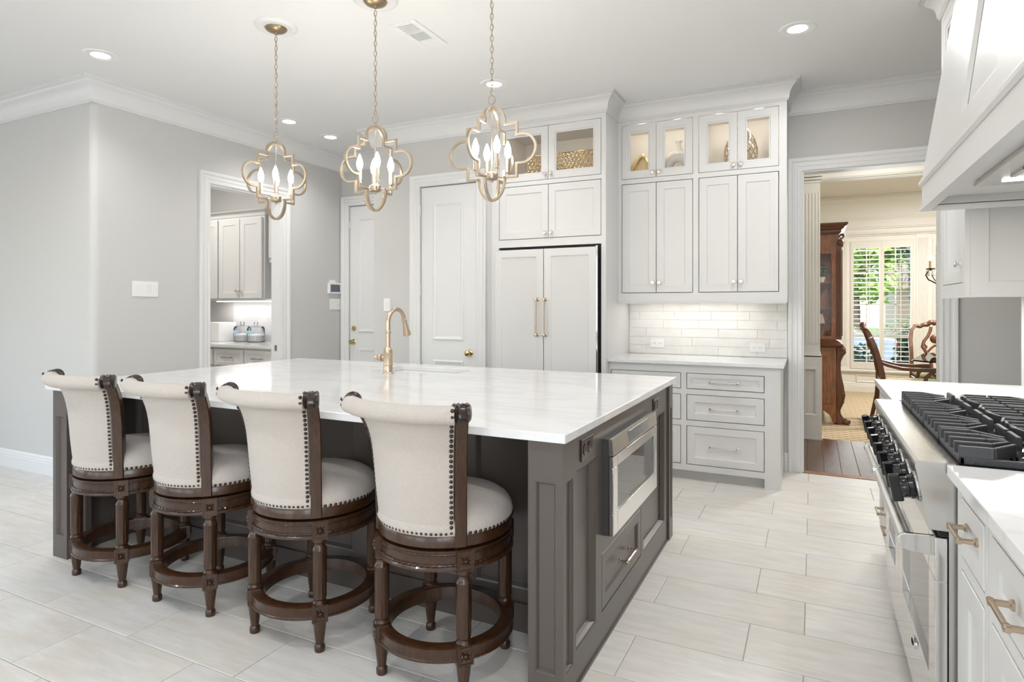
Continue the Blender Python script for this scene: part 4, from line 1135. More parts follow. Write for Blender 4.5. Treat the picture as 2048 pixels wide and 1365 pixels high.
PLB = ['bronze quatrefoil candle pendant nearest the butler pantry opening', 'middle bronze quatrefoil candle pendant above the island', 'bronze quatrefoil candle pendant nearest the glass-topped cabinets']
for i in (1, 2): dup(pd, (PX[i], PYY, 0), 0, PLB[i])
pd.location = (PX[0], PYY, 0); pd['label'] = PLB[0]
for x in PX: lamp('pendant_lamp', 'POINT', (x, PYY, 2.10), 6.5, None, (1, .965, .91), .09)

# ================================================================== WALL DEVICES
def switchplate(name, M, u, v, w_, h_, n, label, cat='light switch'):
    t = thing(name, label, cat, tuple(M @ Vector((u, v, 0))))
    MB().box(u - w_ / 2, u + w_ / 2, v - h_ / 2, v + h_ / 2, 0, .006, M).build('cover_plate', PLASTIC, t, smooth=0, bevel=.002)
    for k in range(n):
        c = u + (k - (n - 1) / 2) * .046
        mb = MB(); mb.add([(c - .0165, v - .033, .006), (c + .0165, v - .033, .006), (c + .0165, v + .033, .006), (c - .0165, v + .033, .006), (c - .0165, v - .033, .0075), (c + .0165, v - .033, .0075), (c + .0165, v + .033, .012), (c - .0165, v + .033, .012)],
                         [(0, 3, 2, 1), (4, 5, 6, 7), (0, 1, 5, 4), (1, 2, 6, 5), (2, 3, 7, 6), (3, 0, 4, 7)], M)
        mb.build('rocker', PLASTIC, t, smooth=0)
    return t
MWL = face_x(XL)
switchplate('light_switch', MWL, 3.150, 1.462, .212, .122, 4, 'white four-gang light switch plate between the rounded corner and pantry opening')
switchplate('light_switch', MWL, 5.335, 1.345, .165, .122, 3, 'white three-gang light switch plate under the alarm panel')
switchplate('light_switch', face_y(YP), -3.641, 1.337, .076, .122, 1, 'white single light switch beside the pantry door casing')
al = thing('alarm_panel', 'white alarm keypad with dark screen above the three-gang switch', 'alarm panel', (XL, 5.31, 1.53))
MB().box(5.215, 5.425, 1.462, 1.585, 0, .022, MWL).build('housing', PLASTIC, al, smooth=0, bevel=.006)
MB().box(5.245, 5.395, 1.482, 1.565, .0222, .0235, MWL).build('screen', mat('alarm_screen', (.10, .13, .17), .1), al, smooth=0)
MB().box(5.25, 5.33, 1.585, 1.615, 0, .012, MWL).build('top_sensor', PLASTIC, al, smooth=0)

# ================================================================== BUTLER'S PANTRY
wall('wall_butler', [(-7.42, XL - .12, 5.16, 5.28, 0, CZ), (-7.42, -7.30, YC + .12, 5.16, 0, CZ)], label='walls of the butler pantry')
BU = face_y(4.78)
bu = thing('butler_upper_cabinet', 'cream tall upper cabinets with knobs inside the butler pantry', 'cabinet', (-6.0, 5.0, 1.396))
mb = MB(); mb.box(-6.69, -5.32, 4.80, 5.158, 1.40, 2.31); mb.build('body', CAB, bu, smooth=0)
mb = MB(); mb.box(-6.69, -5.30, 4.785, 4.80, 1.385, 2.31); mb.build('face_frame', CAB, bu, smooth=0)
for a, b, k in ((-6.68, -6.35, -6.38), (-6.335, -6.01, -6.31), (-5.99, -5.662, -5.69), (-5.652, -5.325, -5.625)):
    d = panel(MB(), BU, a, b, 1.41, 2.285, t=.02, fw=.06, bev=.02, dep=.009, n0=0).build('door', CAB, bu, smooth=20); knob(BU, k, 1.49, .02, d)
bc = crown_prof(.05, .065, 2.37)
MB().sweep([(-6.69, 4.785), (-5.30, 4.785), (-5.30, 5.158)], bc, side=-1).build('crown', CAB, bu, smooth=20)
b2 = thing('butler_short_cabinet', 'short cream upper cabinet hung higher beside the tall butler pantry cabinets', 'cabinet', (-5.1, 5.0, 1.79))
MB().box(-5.245, XL - .125, 4.80, 5.158, 1.79, 2.36).build('body', CAB, b2, smooth=0)
panel(MB(), face_y(4.80), -5.24, XL - .13, 1.84, 2.33, t=.018, fw=.06, bev=.02, dep=.009).build('door', CAB, b2, smooth=20)
bb = thing('butler_base_cabinet', 'cream drawer base cabinets under the butler pantry counter', 'cabinet', (-5.9, 4.86, 0))
mb = MB(); mb.box(-7.29, XL - .122, 4.60, 5.158, 0, .882); mb.build('body', CAB, bb, smooth=0)
MBB = face_y(4.60)
for a, b in ((-6.40, -5.86), (-5.84, -5.395), (-5.375, -4.96)):
    d = panel(MB(), MBB, a, b, .69, .86, t=.02, fw=.035, bev=.014, dep=.008).build('drawer', CAB, bb, smooth=20)
    pull(MBB, (a + b) / 2 - .07, (a + b) / 2 + .07, .775, .02, d)
    panel(MB(), MBB, a, b, .12, .67, t=.02, fw=.055, bev=.016, dep=.008).build('door', CAB, bb, smooth=20)
tag(MB().box(-7.295, XL - .121, 4.555, 5.158, .883, .914).build('butler_countertop', QUARTZ, smooth=0, bevel=.002), 'white counter inside the butler pantry under the cream cabinets', 'countertop')
tag(MB().box(-6.22, XL - .122, 5.146, 5.159, .9145, 1.398).build('marble_backsplash', QUARTZ, smooth=0), 'white veined slab backsplash behind the glass canisters', 'backsplash')
bl_ = thing('butler_light', 'led light bar under the butler pantry upper cabinet', 'light', (-5.8, 5.0, 1.38))
MB().box(-6.3, -5.35, 4.98, 5.01, 1.373, 1.384).build('diffuser', STRIP, bl_, smooth=0)
lamp('led_lamp', 'AREA', (-5.85, 4.99, 1.37), 1.6, bl_, (1, .97, .93), .95, sy=.03)
lamp('butler_fill', 'AREA', (-6.0, 3.9, 2.98), 22, None, (1, .96, .9), .25)  # bare area lamp added to brighten the butler pantry, no fixture
for x, y, l in ((-5.93, 5.03, 'glass canister of white powder with blue label nearer the white appliance'), (-5.70, 5.02, 'glass canister of white powder with blue label nearer the wall switch')):
    t = thing('glass_canister', l, 'canister', (x, y, .9145))
    T = Matrix.Translation((x, y, .9145))
    MB().lathe([(.0955, .004), (.0955, .15), (.088, .165)], 28, T).build('jar', glassmat('canister_glass', (.97, .98, .99)), t, smooth=50)
    MB().lathe([(0, .0085), (.0915, .0105), (.0915, .075), (.06, .088), (0, .096)], 24, T).build('powder', mat('white_powder', (.86, .86, .85), .9), t, smooth=50)
    MB().lathe([(.088, .1655), (.09, .172), (.07, .18), (.03, .188), (.014, .196), (.02, .205), (.024, .218), (.018, .230), (0, .233)], 24, T).build('lid', glassmat('canister_glass'), t, smooth=50)
    n = 9; mb = MB(); vs = []; fs = []
    for k in range(n):
        a = -PI / 2 - .1 + (k / (n - 1) - .5) * 1.1
        vs += [(.0956 * math.cos(a), .0956 * math.sin(a), .095), (.0956 * math.cos(a), .0956 * math.sin(a), .135)]
    for k in range(n - 1): fs.append((2 * k, 2 * k + 2, 2 * k + 3, 2 * k + 1))
    mb.add(vs, fs, T).build('label_band', mat('pale_blue_label', (.45, .68, .85), .5), t, smooth=50)
cm = thing('countertop_appliance', 'white boxy countertop appliance with dark opening in the butler pantry', 'appliance', (-6.3, 4.9, .9145))
MB().box(-6.30, -6.11, 4.86, 5.10, .9145, 1.135).build('housing', PLASTIC, cm, smooth=0, bevel=.006)
MB().box(-6.46, -6.30, 4.90, 5.10, .9145, 1.135).build('rear_housing', PLASTIC, cm, smooth=0, bevel=.006)
MB().box(-6.42, -6.315, 4.896, 4.90, .93, 1.06).build('dark_opening', DARK, cm, smooth=0)
MB().lathe([(.035, .93), (.045, .95), (.045, 1.0), (.03, 1.03), (.02, 1.04)], 16, Matrix.Translation((-6.37, 4.87, 0))).build('carafe', STEEL, cm)
switchplate('light_switch', face_y(5.146), -5.56, 1.10, .076, .122, 1, 'white light switch on the slab backsplash by the canisters')

# ================================================================== DINING SIDE
wf = struct(MB().box(-.8, 2.2, 5.40, 6.885, -.12, -.004).build('floor_hall', mat('wood_subfloor', (.03, .015, .008), .8), smooth=0), 'dark hardwood passage floor')
x = -.80; k = 0
while x < 2.2:
    y = 5.475
    ln = (.55, .9, .4, .75, 1.1)[k % 5]
    while y < 6.885:
        y1 = min(y + ln, 6.885)
        MB().box(x + .001, min(x + .125, 2.2) - .001, y + .001, y1 - .001, -.004, random.uniform(-.0005, .0005)).build('plank', PLANK, wf, smooth=0, bevel=.001)
        y = y1; ln = .95
    x += .126; k += 1
MB().box(-.064, .83, 5.402, 5.474, -.004, .004).build('threshold', mat('oak_threshold', (.30, .13, .05), .4, noise=.3, nscale=20), wf, smooth=0, bevel=.003)
struct(MB().box(-.4, 4.2, 6.885, 11.0, -.12, 0).build('floor_dining', CARPET, smooth=0), 'tan lattice-pattern dining room carpet')
struct(MB().box(-.9, 4.3, 5.56, 11.15, CZ, CZ + .1).build('ceiling_dining', mat('dining_ceiling', (.66, .62, .54), .85), smooth=0))
wall('wall_passage', [(-.92, -.80, 5.535, 6.95, 0, CZ), (2.2, 2.32, 5.535, 6.95, 0, CZ)], CREAM)
wall('wall_dining_left', [(-.42, -.30, 6.95, 11.1, 0, CZ)], CREAM)
wall('wall_dining_right', [(4.2, 4.32, 6.8, 11.1, 0, CZ), (2.2, 4.2, 6.8, 6.95, 0, CZ)], CREAM)
YW = 10.9
WIN = [(.525, 1.36), (1.585, 2.42), (2.645, 3.48)]
mb = MB(); MW = face_y(YW)
face_frame(mb, MW, -.42, 4.3, 0, CZ, [(a, b, .36, 2.33) for a, b in WIN], -.14, 0)
struct(mb.build('wall_dining_far', CREAM, smooth=0), 'cream panelled dining wall with shuttered windows')
# mouldings on the far wall
mb = MB()
mb.sweep([(-.30, YW), (4.2, YW)], crown_prof(.14, .36, CZ - .001), side=-1)
mb.sweep([(-.30, YW), (4.2, YW)], [(0, 2.40), (.02, 2.40), (.025, 2.415), (.045, 2.43), (.05, 2.45), (.03, 2.455), (.03, 2.50), (.045, 2.51), (.05, 2.53), (0, 2.54)], side=-1)
mb.sweep([(-.30, YW), (4.2, YW)], [(0, .30), (.03, .305), (.045, .315), (.05, .335), (.045, .345), (0, .348)], side=-1)
mb.sweep([(-.30, YW), (4.2, YW)], BP, side=-1)
for a, b in WIN: mb.sweep([(a + .08, .15), (b - .08, .15), (b - .08, .27), (a + .08, .27)], [(0, 0), (0, .012), (.01, .014), (.02, .004), (.022, 0)], closed=True, M=MW, side=1)
struct(mb.build('trim_11', CREAM, smooth=20), 'cream mouldings on the dining wall')
mb = MB()
for u0, u1 in ((.315, .50), (1.385, 1.56), (2.445, 2.62), (3.50, 3.68)):
    mb.box(u0, u1, .35, 2.40, 0, .014, MW)
    nfl = 7
    for q in range(nfl):
        c = u0 + .018 + (u1 - u0 - .036) * (q + .5) / nfl
        mb.tube([(c, .40, .014), (c, 2.34, .014)], .0075, 6, M=MW)
struct(mb.build('trim_12', CREAM, smooth=40), 'fluted cream casings between the dining windows')
# shuttered windows
SHUT = mat('shutter_paint', (.68, .655, .60), .45)
for wi, (a, b) in enumerate(WIN):
    mid = (a + b) / 2
    w_ = struct(face_frame(MB(), MW, a, b, .36, 2.33, [(a + .012, b - .012, .372, 2.318)], -.05, .012).build('window_%d' % (wi + 1), SHUT, smooth=0), 'cream plantation-shuttered dining window')
    MB().box(a, b, .36, 2.33, -.105, -.10, MW).build('pane', GLASS, w_, smooth=0)
    mb = MB(); c1_, c2_ = a + (b - a) * .30, a + (b - a) * .70
    for c in (mid, a + (b - a) * .27, a + (b - a) * .73): mb.box(c - .008, c + .008, .36, 2.33, -.10, -.085, MW)
    for z in (.95, 1.35, 1.85): mb.box(a, b, z - .008, z + .008, -.10, -.085, MW)
    mb.box(a, b, .845, .89, -.11, -.08, MW)
    mb.build('muntins', SHUT, w_, smooth=0)
    for s0, s1 in ((a + .013, mid - .001), (mid + .001, b - .013)):
        pn_ = face_frame(MB(), MW, s0, s1, .373, 2.317, [(s0 + .032, s1 - .032, .46, 2.215)], -.015, .012).build('shutter_panel', SHUT, w_, smooth=0)
        ns = 25
        for q in range(ns):
            zc = .46 + (2.215 - .46) * (q + .5) / ns
            Ms = MW @ Matrix.Translation(((s0 + s1) / 2, zc, -.002)) @ Matrix.Rotation(R(90 if s0 > a + .1 else 82), 4, 'X')
            hw = (s1 - s0) / 2 - .033
            MB().box(-hw, hw, -.030, .030, -.003, .003, Ms).build('slat', SHUT, pn_, smooth=0)
        MB().box((s0 + s1) / 2 + .04, (s0 + s1) / 2 + .048, .50, 2.18, .028, .036, MW).build('tilt_rod', SHUT, pn_, smooth=0)
# pilaster, header
pl = MB()
X0, X1, PYF = -.095, .078, 6.80
pl.box(-.30, X1 - .012, PYF + .02, 6.95, 0, CZ)
pl.box(X0, X1 - .012, PYF + .01, PYF + .03, .83, 2.56)
Mp = face_y(PYF + .01)
for q in range(5):
    c = X0 + .022 + (X1 - .012 - X0 - .044) * q / 4
    pl.tube([(c - .011, .95, 0), (c - .011, 2.45, 0)], .006, 6, M=Mp); pl.tube([(c + .011, .95, 0), (c + .011, 2.45, 0)], .006, 6, M=Mp)
face_frame(pl, Mp, X0, X1 + .004, .0, .83, [(X0 + .02, X1 - .045, .24, .70)], 0, .012)
pl.sweep([(X0 + .02, .24), (X1 - .045, .24), (X1 - .045, .70), (X0 + .02, .70)], [(0, 0), (0, .018), (.012, .012), (.018, 0)], closed=True, M=Mp, side=1)
pl.box(X0, X1 + .004, PYF, 6.95, 0, .15); pl.box(X0, X1 + .010, PYF - .008, 6.95, 0, .02)
for z0, z1, p in ((.82, .84, .012), (.84, .865, .006), (2.55, 2.57, .006), (2.58, 2.60, .012), (2.61, 2.635, .02), (2.645, 2.665, .03), (2.675, 2.70, .045)): pl.box(X0 - p, X1 - .012 + p, PYF + .01 - p, 6.95, z0, z1)
struct(pl.build('trim_13', CREAM, smooth=30), 'cream fluted pilaster on a panelled pedestal')
struct(MB().box(-.30, 2.2, 6.84, 6.95, 2.565, CZ).build('wall_header', CREAM, smooth=0), 'cream header beam over the dining room')
struct(MB().sweep([(-.30, 6.84), (2.2, 6.84)], crown_prof(.09, .14, 2.715), side=-1).build('trim_14', CREAM, smooth=20), 'cream moulding along the header')

# china cabinet ---------------------------------------------------------------
CY0, CY1 = 7.77, 9.45
ch = thing('china_cabinet', 'tall carved cherry china cabinet with glass sides and claw feet', 'cabinet', (0.0, 8.6, 0))
CX0 = -.285
# base
mb = MB()
arch_ = [(CX0, .02), (CX0 + .06, .02), (CX0 + .10, .10), (CX0 + .2, .165), (-.02, .185), (.09, .165), (.17, .10), (.20, .02), (.235, .02), (.235, .86), (CX0, .86)]
mb.prism(arch_, 0, .03, FM((0, CY0 + .03, 0), (1, 0, 0), (0, 0, 1), (0, -1, 0)))
mb.prism(arch_, 0, .03, FM((0, CY1, 0), (1, 0, 0), (0, 0, 1), (0, -1, 0)))
mb.box(CX0, .225, CY0 + .03, CY1 - .03, .20, .86); mb.build('base', CHERRY, ch, smooth=0)
panel(MB(), face_y(CY0), CX0 + .02, .20, .23, .82, t=.012, fw=.05, bev=.02, dep=.008).build('side_panel', CHERRY, ch, smooth=20)
MCF = face_x(.225)
for i in range(4): 
    a = CY0 + .10 + i * .37
    d = panel(MB(), MCF, a + .01, a + .36, .24, .82, t=.02, fw=.05, bev=.02, dep=.008).build('door', CHERRY, ch, smooth=20); knob(MCF, a + .05, .55, .02, d)
# claw legs at the front corners
def claw(y):
    prof_ = [(.88, .300, .050), (.85, .318, .050), (.80, .322, .052), (.76, .295, .045), (.70, .272, .045), (.62, .270, .050), (.52, .282, .058), (.42, .302, .064), (.33, .315, .066), (.26, .306, .060), (.20, .283, .046), (.16, .268, .038), (.12, .270, .040), (.09, .285, .048), (.06, .305, .056), (.03, .315, .062), (.002, .315, .062)]
    def f(u, v):
        i = int(round(v * (len(prof_) - 1))); z, xf, hw = prof_[i]
        a = 2 * PI * u; x0_ = .225; xc = (x0_ + xf) / 2; rx = (xf - x0_) / 2 + .012
        rid = 1 + .05 * math.cos(10 * a + z * 40)
        return (xc + rx * rid * math.cos(a), y + hw * rid * math.sin(a), z)
    m = MB().grid(f, 32, len(prof_), cu=True)
    lg = m.build('claw_leg', CHERRYD, ch, smooth=50)
    for q in range(4):
        MB().ball((.335 + (.008 if q in (1, 2) else 0), y - .045 + .03 * q, .03), .038, .017, .03, 10, 8).build('toe', CHERRYD, lg, smooth=60)
    mb = MB()
    for s_ in (-1, 1): mb.tube([(.300 + .022 * (1 - t * .75) * math.cos(8 * t), y - .05 * (1 if s_ < 0 else -1), .33 + .022 * (1 - t * .75) * math.sin(8 * t)) for t in [i / 20 for i in range(21)]], .006, 5)
    mb.tube([(.295 + .02 * math.cos(a), y - .05, .83 + .02 * math.sin(a)) for a in [i * .4 for i in range(15)]], .006, 5)
    mb.build('scroll_carving', CHERRYD, lg, smooth=60)
claw(CY0 + .055); claw(CY1 - .055)
# waist moulding
MB().sweep([(CX0, CY0), (.245, CY0), (.245, CY1), (CX0, CY1)], [(-.04, .86), (.03, .86), (.055, .875), (.06, .895), (.045, .905), (.02, .93), (-.02, .95), (-.04, .95)], side=-1).build('waist_moulding', CHERRYD, ch, smooth=30)
# upper case: frame of posts, glass sides
mb = MB()
mb.box(CX0, CX0 + .04, CY0 + .02, CY0 + .06, .95, 2.13); mb.box(CX0, CX0 + .02, CY0 + .06, CY1 - .06, .95, 2.13)
mb.box(.19, .235, CY0 + .015, CY0 + .06, .985, 1.915)
mb.box(CX0, .235, CY0 + .015, CY0 + .05, .95, .985); mb.box(CX0, .235, CY0 + .015, CY0 + .05, 1.915, 2.13)
mb.box(CX0, .235, CY1 - .05, CY1 - .015, .95, 2.13); mb.box(CX0, .22, CY0 + .05, CY1 - .05, 2.06, 2.13); mb.box(CX0, .22, CY0 + .05, CY1 - .05, .945, .96)
mb.box(.20, .2285, CY0 + .065, CY1 - .065, 1.93, 2.125); mb.box(.237, .262, CY0 + .012, CY0 + .05, 1.995, 2.128)
mb.build('upper_case', CHERRY, ch, smooth=0)
for z in (1.28, 1.58): MB().box(CX0 + .02, .20, CY0 + .06, CY1 - .06, z, z + .014).build('shelf', CHERRYD, ch, smooth=0)
MB().box(CX0 + .04, .19, CY0 + .03, CY0 + .034, .985, 1.915).build('side_glass', GLASS, ch, smooth=0)
MB().box(.228, .232, CY0 + .14, CY1 - .14, .99, 1.92).build('front_glass', GLASS, ch, smooth=0)
MB().box(CX0 + .021, CX0 + .024, CY0 + .07, CY1 - .07, .97, 2.05).build('mirror_back', mat('mirror', (.85, .85, .85), .03, 1), ch, smooth=0)
for y in (CY0 + .04, CY1 - .04):
    mb = MB(); mb.box(.236, .29, y - .045, y + .045, .95, 1.99)
    for q in range(3):
        mb.tube([(.245 + .018 * q, y - .047, .99), (.245 + .018 * q, y - .047, 1.95)], .006, 6); 
        mb.tube([(.292, y - .025 + .025 * q, .99), (.292, y - .025 + .025 * q, 1.95)], .007, 6)
    co = mb.build('fluted_column', CHERRYD, ch, smooth=40)
    mb = MB()
    mb.ball((.275, y, 2.03), .045, .052, .05, 12, 8); mb.box(.232, .305, y - .05, y + .05, 1.985, 2.0)
    mb.tube([(.29 + .028 * (1 - t * .6) * math.cos(9 * t), y - .05, 2.10 + .028 * (1 - t * .6) * math.sin(9 * t)) for t in [i / 20 for i in range(21)]], .009, 6)
    mb.build('carved_capital', CHERRYD, co, smooth=50)
MB().sweep([(CX0, CY0), (.265, CY0), (.265, CY1), (CX0, CY1)], [(-.26, 2.13), (.0, 2.13), (.02, 2.15), (.022, 2.175), (.045, 2.19), (.05, 2.205), (.075, 2.22), (.085, 2.235), (.085, 2.25), (-.26, 2.25)], side=-1).build('cornice', CHERRYD, ch, smooth=30)
# plant standing in for foliage reflected in the cabinet glass, and small lamp
def leaves(mb, c, rx, ry, rz, n, s, rnd, hollow=.35):
    for _ in range(n):
        while True:
            p = Vector((rnd.uniform(-1, 1), rnd.uniform(-1, 1), rnd.uniform(-1, 1)))
            if hollow < p.length < 1: break
        p = Vector((c[0] + p.x * rx, c[1] + p.y * ry, c[2] + p.z * rz))
        q = Matrix.Rotation(rnd.uniform(0, 6.28), 4, 'Z') @ Matrix.Rotation(rnd.uniform(-1.2, 1.2), 4, 'X') @ Matrix.Rotation(rnd.uniform(-.8, .8), 4, 'Y')
        k = s * rnd.uniform(.6, 1.3)
        mb.add([(-k, 0, 0), (0, -k * .45, .1 * k), (k, 0, 0), (0, k * .45, .1 * k)], [(0, 1, 2, 3)], Matrix.Translation(p) @ q)
    return mb
pp = thing('reflection_plant', 'small leafy plant added for the foliage reflected in the china cabinet glass', 'plant', (.08, 7.98, 1.5945))
MB().lathe([(.035, 1.5945), (.05, 1.66), (.045, 1.66), (0, 1.65)], 16, Matrix.Translation((.08, 7.98, 0))).build('pot', WHITEC, pp)
leaves(MB(), (.08, 7.98, 1.73), .085, .08, .085, 260, .02, random.Random(5), 0).build('foliage', LEAFD, pp, smooth=0)
sl = thing('shelf_lamp', 'small bronze urn with pale shade at the bottom of the china cabinet', 'lamp', (.06, 7.99, .9605))
MB().lathe([(.035, .961), (.038, .975), (.055, 1.06), (.06, 1.10), (.03, 1.12), (.012, 1.13)], 18, Matrix.Translation((.06, 7.99, 0))).build('urn', mat('urn_bronze', (.20, .12, .06), .35, .6), sl)
MB().lathe([(.065, 1.125), (.045, 1.235), (.043, 1.235), (.063, 1.125)], 20, Matrix.Translation((.06, 7.99, 0))).build('shade', mat('shade_cloth', (.75, .68, .58), .9), sl)

# dining chairs ---------------------------------------------------------------
SEATF = mat('gold_damask', (.34, .27, .16), .8, noise=.35, nscale=40)
def rect_loft(mb, pts, w, d, side=Vector((0, 1, 0))):
    """loft a rectangular section (w along side, d across) along pts"""
    vs = []; fs = []; n = len(pts); P = [Vector(p) for p in pts]
    for i, p in enumerate(P):
        t = (P[min(i + 1, n - 1)] - P[max(0, i - 1)]).normalized(); c = t.cross(side).normalized()
        ww_ = w[i] if isinstance(w, list) else w; d_ = d[i] if isinstance(d, list) else d
        for a, b in ((-1, -1), (1, -1), (1, 1), (-1, 1)): vs.append(p + side * a * ww_ / 2 + c * b * d_ / 2)
    for i in range(n - 1):
        for k in range(4): fs.append((i * 4 + k, i * 4 + (k + 1) % 4, i * 4 + 4 + (k + 1) % 4, i * 4 + 4 + k))
    fs += [(3, 2, 1, 0), tuple((n - 1) * 4 + k for k in range(4))]
    return mb.add(vs, fs)
def dining_chair(label, arms):
    """built facing +X at the origin, back at -X"""
    t = thing('dining_chair', label, 'dining chair', (0, 0, 0))
    wdt = .27
    for s_ in (-1, 1):
        y = s_ * wdt
        mb = rect_loft(MB(), [(-.34, y, 0), (-.315, y, .12), (-.28, y, .28), (-.265, y, .44), (-.27, y, .56), (-.30, y, .72), (-.345, y * 1.02, .88), (-.395, y * .96, 1.0), (-.425, y * .80, 1.06)], .045, [.04, .042, .05, .058, .05, .046, .046, .05, .05])
        mb.build('rear_post', CHERRYD, t, smooth=40, bevel=.006)
        mb = MB().lathe([(.03, 0), (.034, .02), (.022, .06), (.02, .12), (.028, .24), (.04, .34), (.045, .40), (.03, .42)], 16, Matrix.Translation((.27, s_ * .27, 0)))
        mb.build('front_leg', CHERRYD, t, smooth=50)
        if arms:
            ar = rect_loft(MB(), [(-.285, y, .70), (-.22, y, .675), (-.10, y, .645), (.06, y, .635), (.18, y, .64), (.235, y, .645)], .05, [.035, .035, .036, .04, .045, .04]).build('armrest', CHERRYD, t, smooth=40, bevel=.006)
            mb = MB()
            mb.tube([(.215 + .032 * (1 - q * .6) * math.cos(8 * q - 1.5), y, .605 + .032 * (1 - q * .6) * math.sin(8 * q - 1.5) * -1) for q in [i / 22 for i in range(23)]], .013, 8)
            mb.tube([(.19, y, .62), (.13, y, .56), (.12, y, .50), (.17, y, .45), (.20, y, .43)], [.02, .02, .022, .024, .02], 8)
            mb.build('arm_scroll', CHERRYD, ar, smooth=50)
    # crest rail with carved top
    mb = MB()
    pts = []
    for i in range(25):
        u = i / 24 * 2 - 1
        pts.append((-.43 - .012 * (1 - u * u), u * wdt * .84, 1.045 + .055 * math.exp(-(u * 2.2) ** 2) + .02 * abs(math.sin(u * 9))))
    mb.tube(pts, [.024 + .010 * math.exp(-((i / 24 * 2 - 1) * 2) ** 2) for i in range(25)], 8)
    for i in range(9):
        u = (i - 4) / 4; mb.ball((-.43, u * .11, 1.115 - .04 * u * u), .014, .014, .02, 8, 6)
    mb.build('crest_rail', CHERRYD, t, smooth=50)
    # open splat
    mb = MB()
    for s_ in (-1, 1):
        pts = [(-.262, s_ * .05, .50), (-.285, s_ * .06, .62), (-.31, s_ * .10, .72), (-.335, s_ * .145, .80), (-.36, s_ * .125, .87), (-.385, s_ * .08, .93), (-.41, s_ * .05, 1.0), (-.425, s_ * .04, 1.05)]
        mb.tube(pts, .021, 8)
        mb.tube([(-.335, s_ * .145, .80), (-.33, s_ * .115, .83), (-.335, s_ * .10, .80), (-.33, s_ * .11, .775)], .014, 6)
        mb.tube([(-.31, s_ * .10, .72), (-.33, s_ * .05, .78), (-.35, 0, .82)], .016, 6)
    mb.ball((-.375, 0, .90), .03, .06, .06, 12, 8)
    mb.build('splat', CHERRYD, t, smooth=50)
    mb = MB(); mb.box(-.285, -.25, -.25, .25, .47, .52); mb.build('back_rail', CHERRYD, t, smooth=0)
    mb = MB(); mb.box(-.27, .30, -.285, .285, .38, .44); mb.build('seat_frame', CHERRYD, t, smooth=0, bevel=.012)
    mb = MB(); mb.box(-.255, .305, -.275, .275, .44, .50); mb.build('seat_cushion', SEATF, t, smooth=0, bevel=.028)
    return t
dc = dining_chair('carved dining armchair in profile at the head of the glass table', True)
dc.location = (.96, 8.12, 0)
dc2 = dining_chair('carved dining side chair behind the glass table facing the kitchen', False)
dc2.location = (1.42, 9.16, 0); dc2.rotation_euler = (0, 0, R(-90))
# glass table
dt = thing('dining_table', 'dining table with clear glass top resting on scrolled cherry pedestals', 'dining table', (2.1, 8.35, 0))
MB().prism([(.95, 7.80), (1.06, 7.62), (3.2, 7.62), (3.3, 7.74), (3.3, 8.95), (3.2, 9.08), (1.36, 9.08), (1.22, 8.95)], .737, .752).build('glass_top', glassmat('table_glass', (.62, .74, .70)), dt, smooth=0, bevel=.003)
for x in (1.78, 2.75):
    mb = MB().lathe([(.20, 0), (.20, .04), (.12, .07), (.07, .12), (.06, .25), (.09, .40), (.11, .48), (.08, .56), (.06, .62), (.12, .70), (.16, .728), (.16, .736)], 24, Matrix.Translation((x, 8.35, 0)))
    pe = mb.build('pedestal', CHERRYD, dt, smooth=50)
    mb = MB()
    for k in range(4):
        a = PI / 4 + PI / 2 * k
        mb.tube([(x + math.cos(a) * r_, 8.35 + math.sin(a) * r_, z) for r_, z in ((.08, .30), (.18, .38), (.26, .48), (.25, .58), (.19, .62), (.16, .56), (.20, .52))], .03, 8)
        mb.tube([(x + math.cos(a) * r_, 8.35 + math.sin(a) * r_, z) for r_, z in ((.22, .60), (.27, .67), (.29, .705))], .03, 8)
    mb.build('scroll_bracket', CHERRYD, pe, smooth=50)
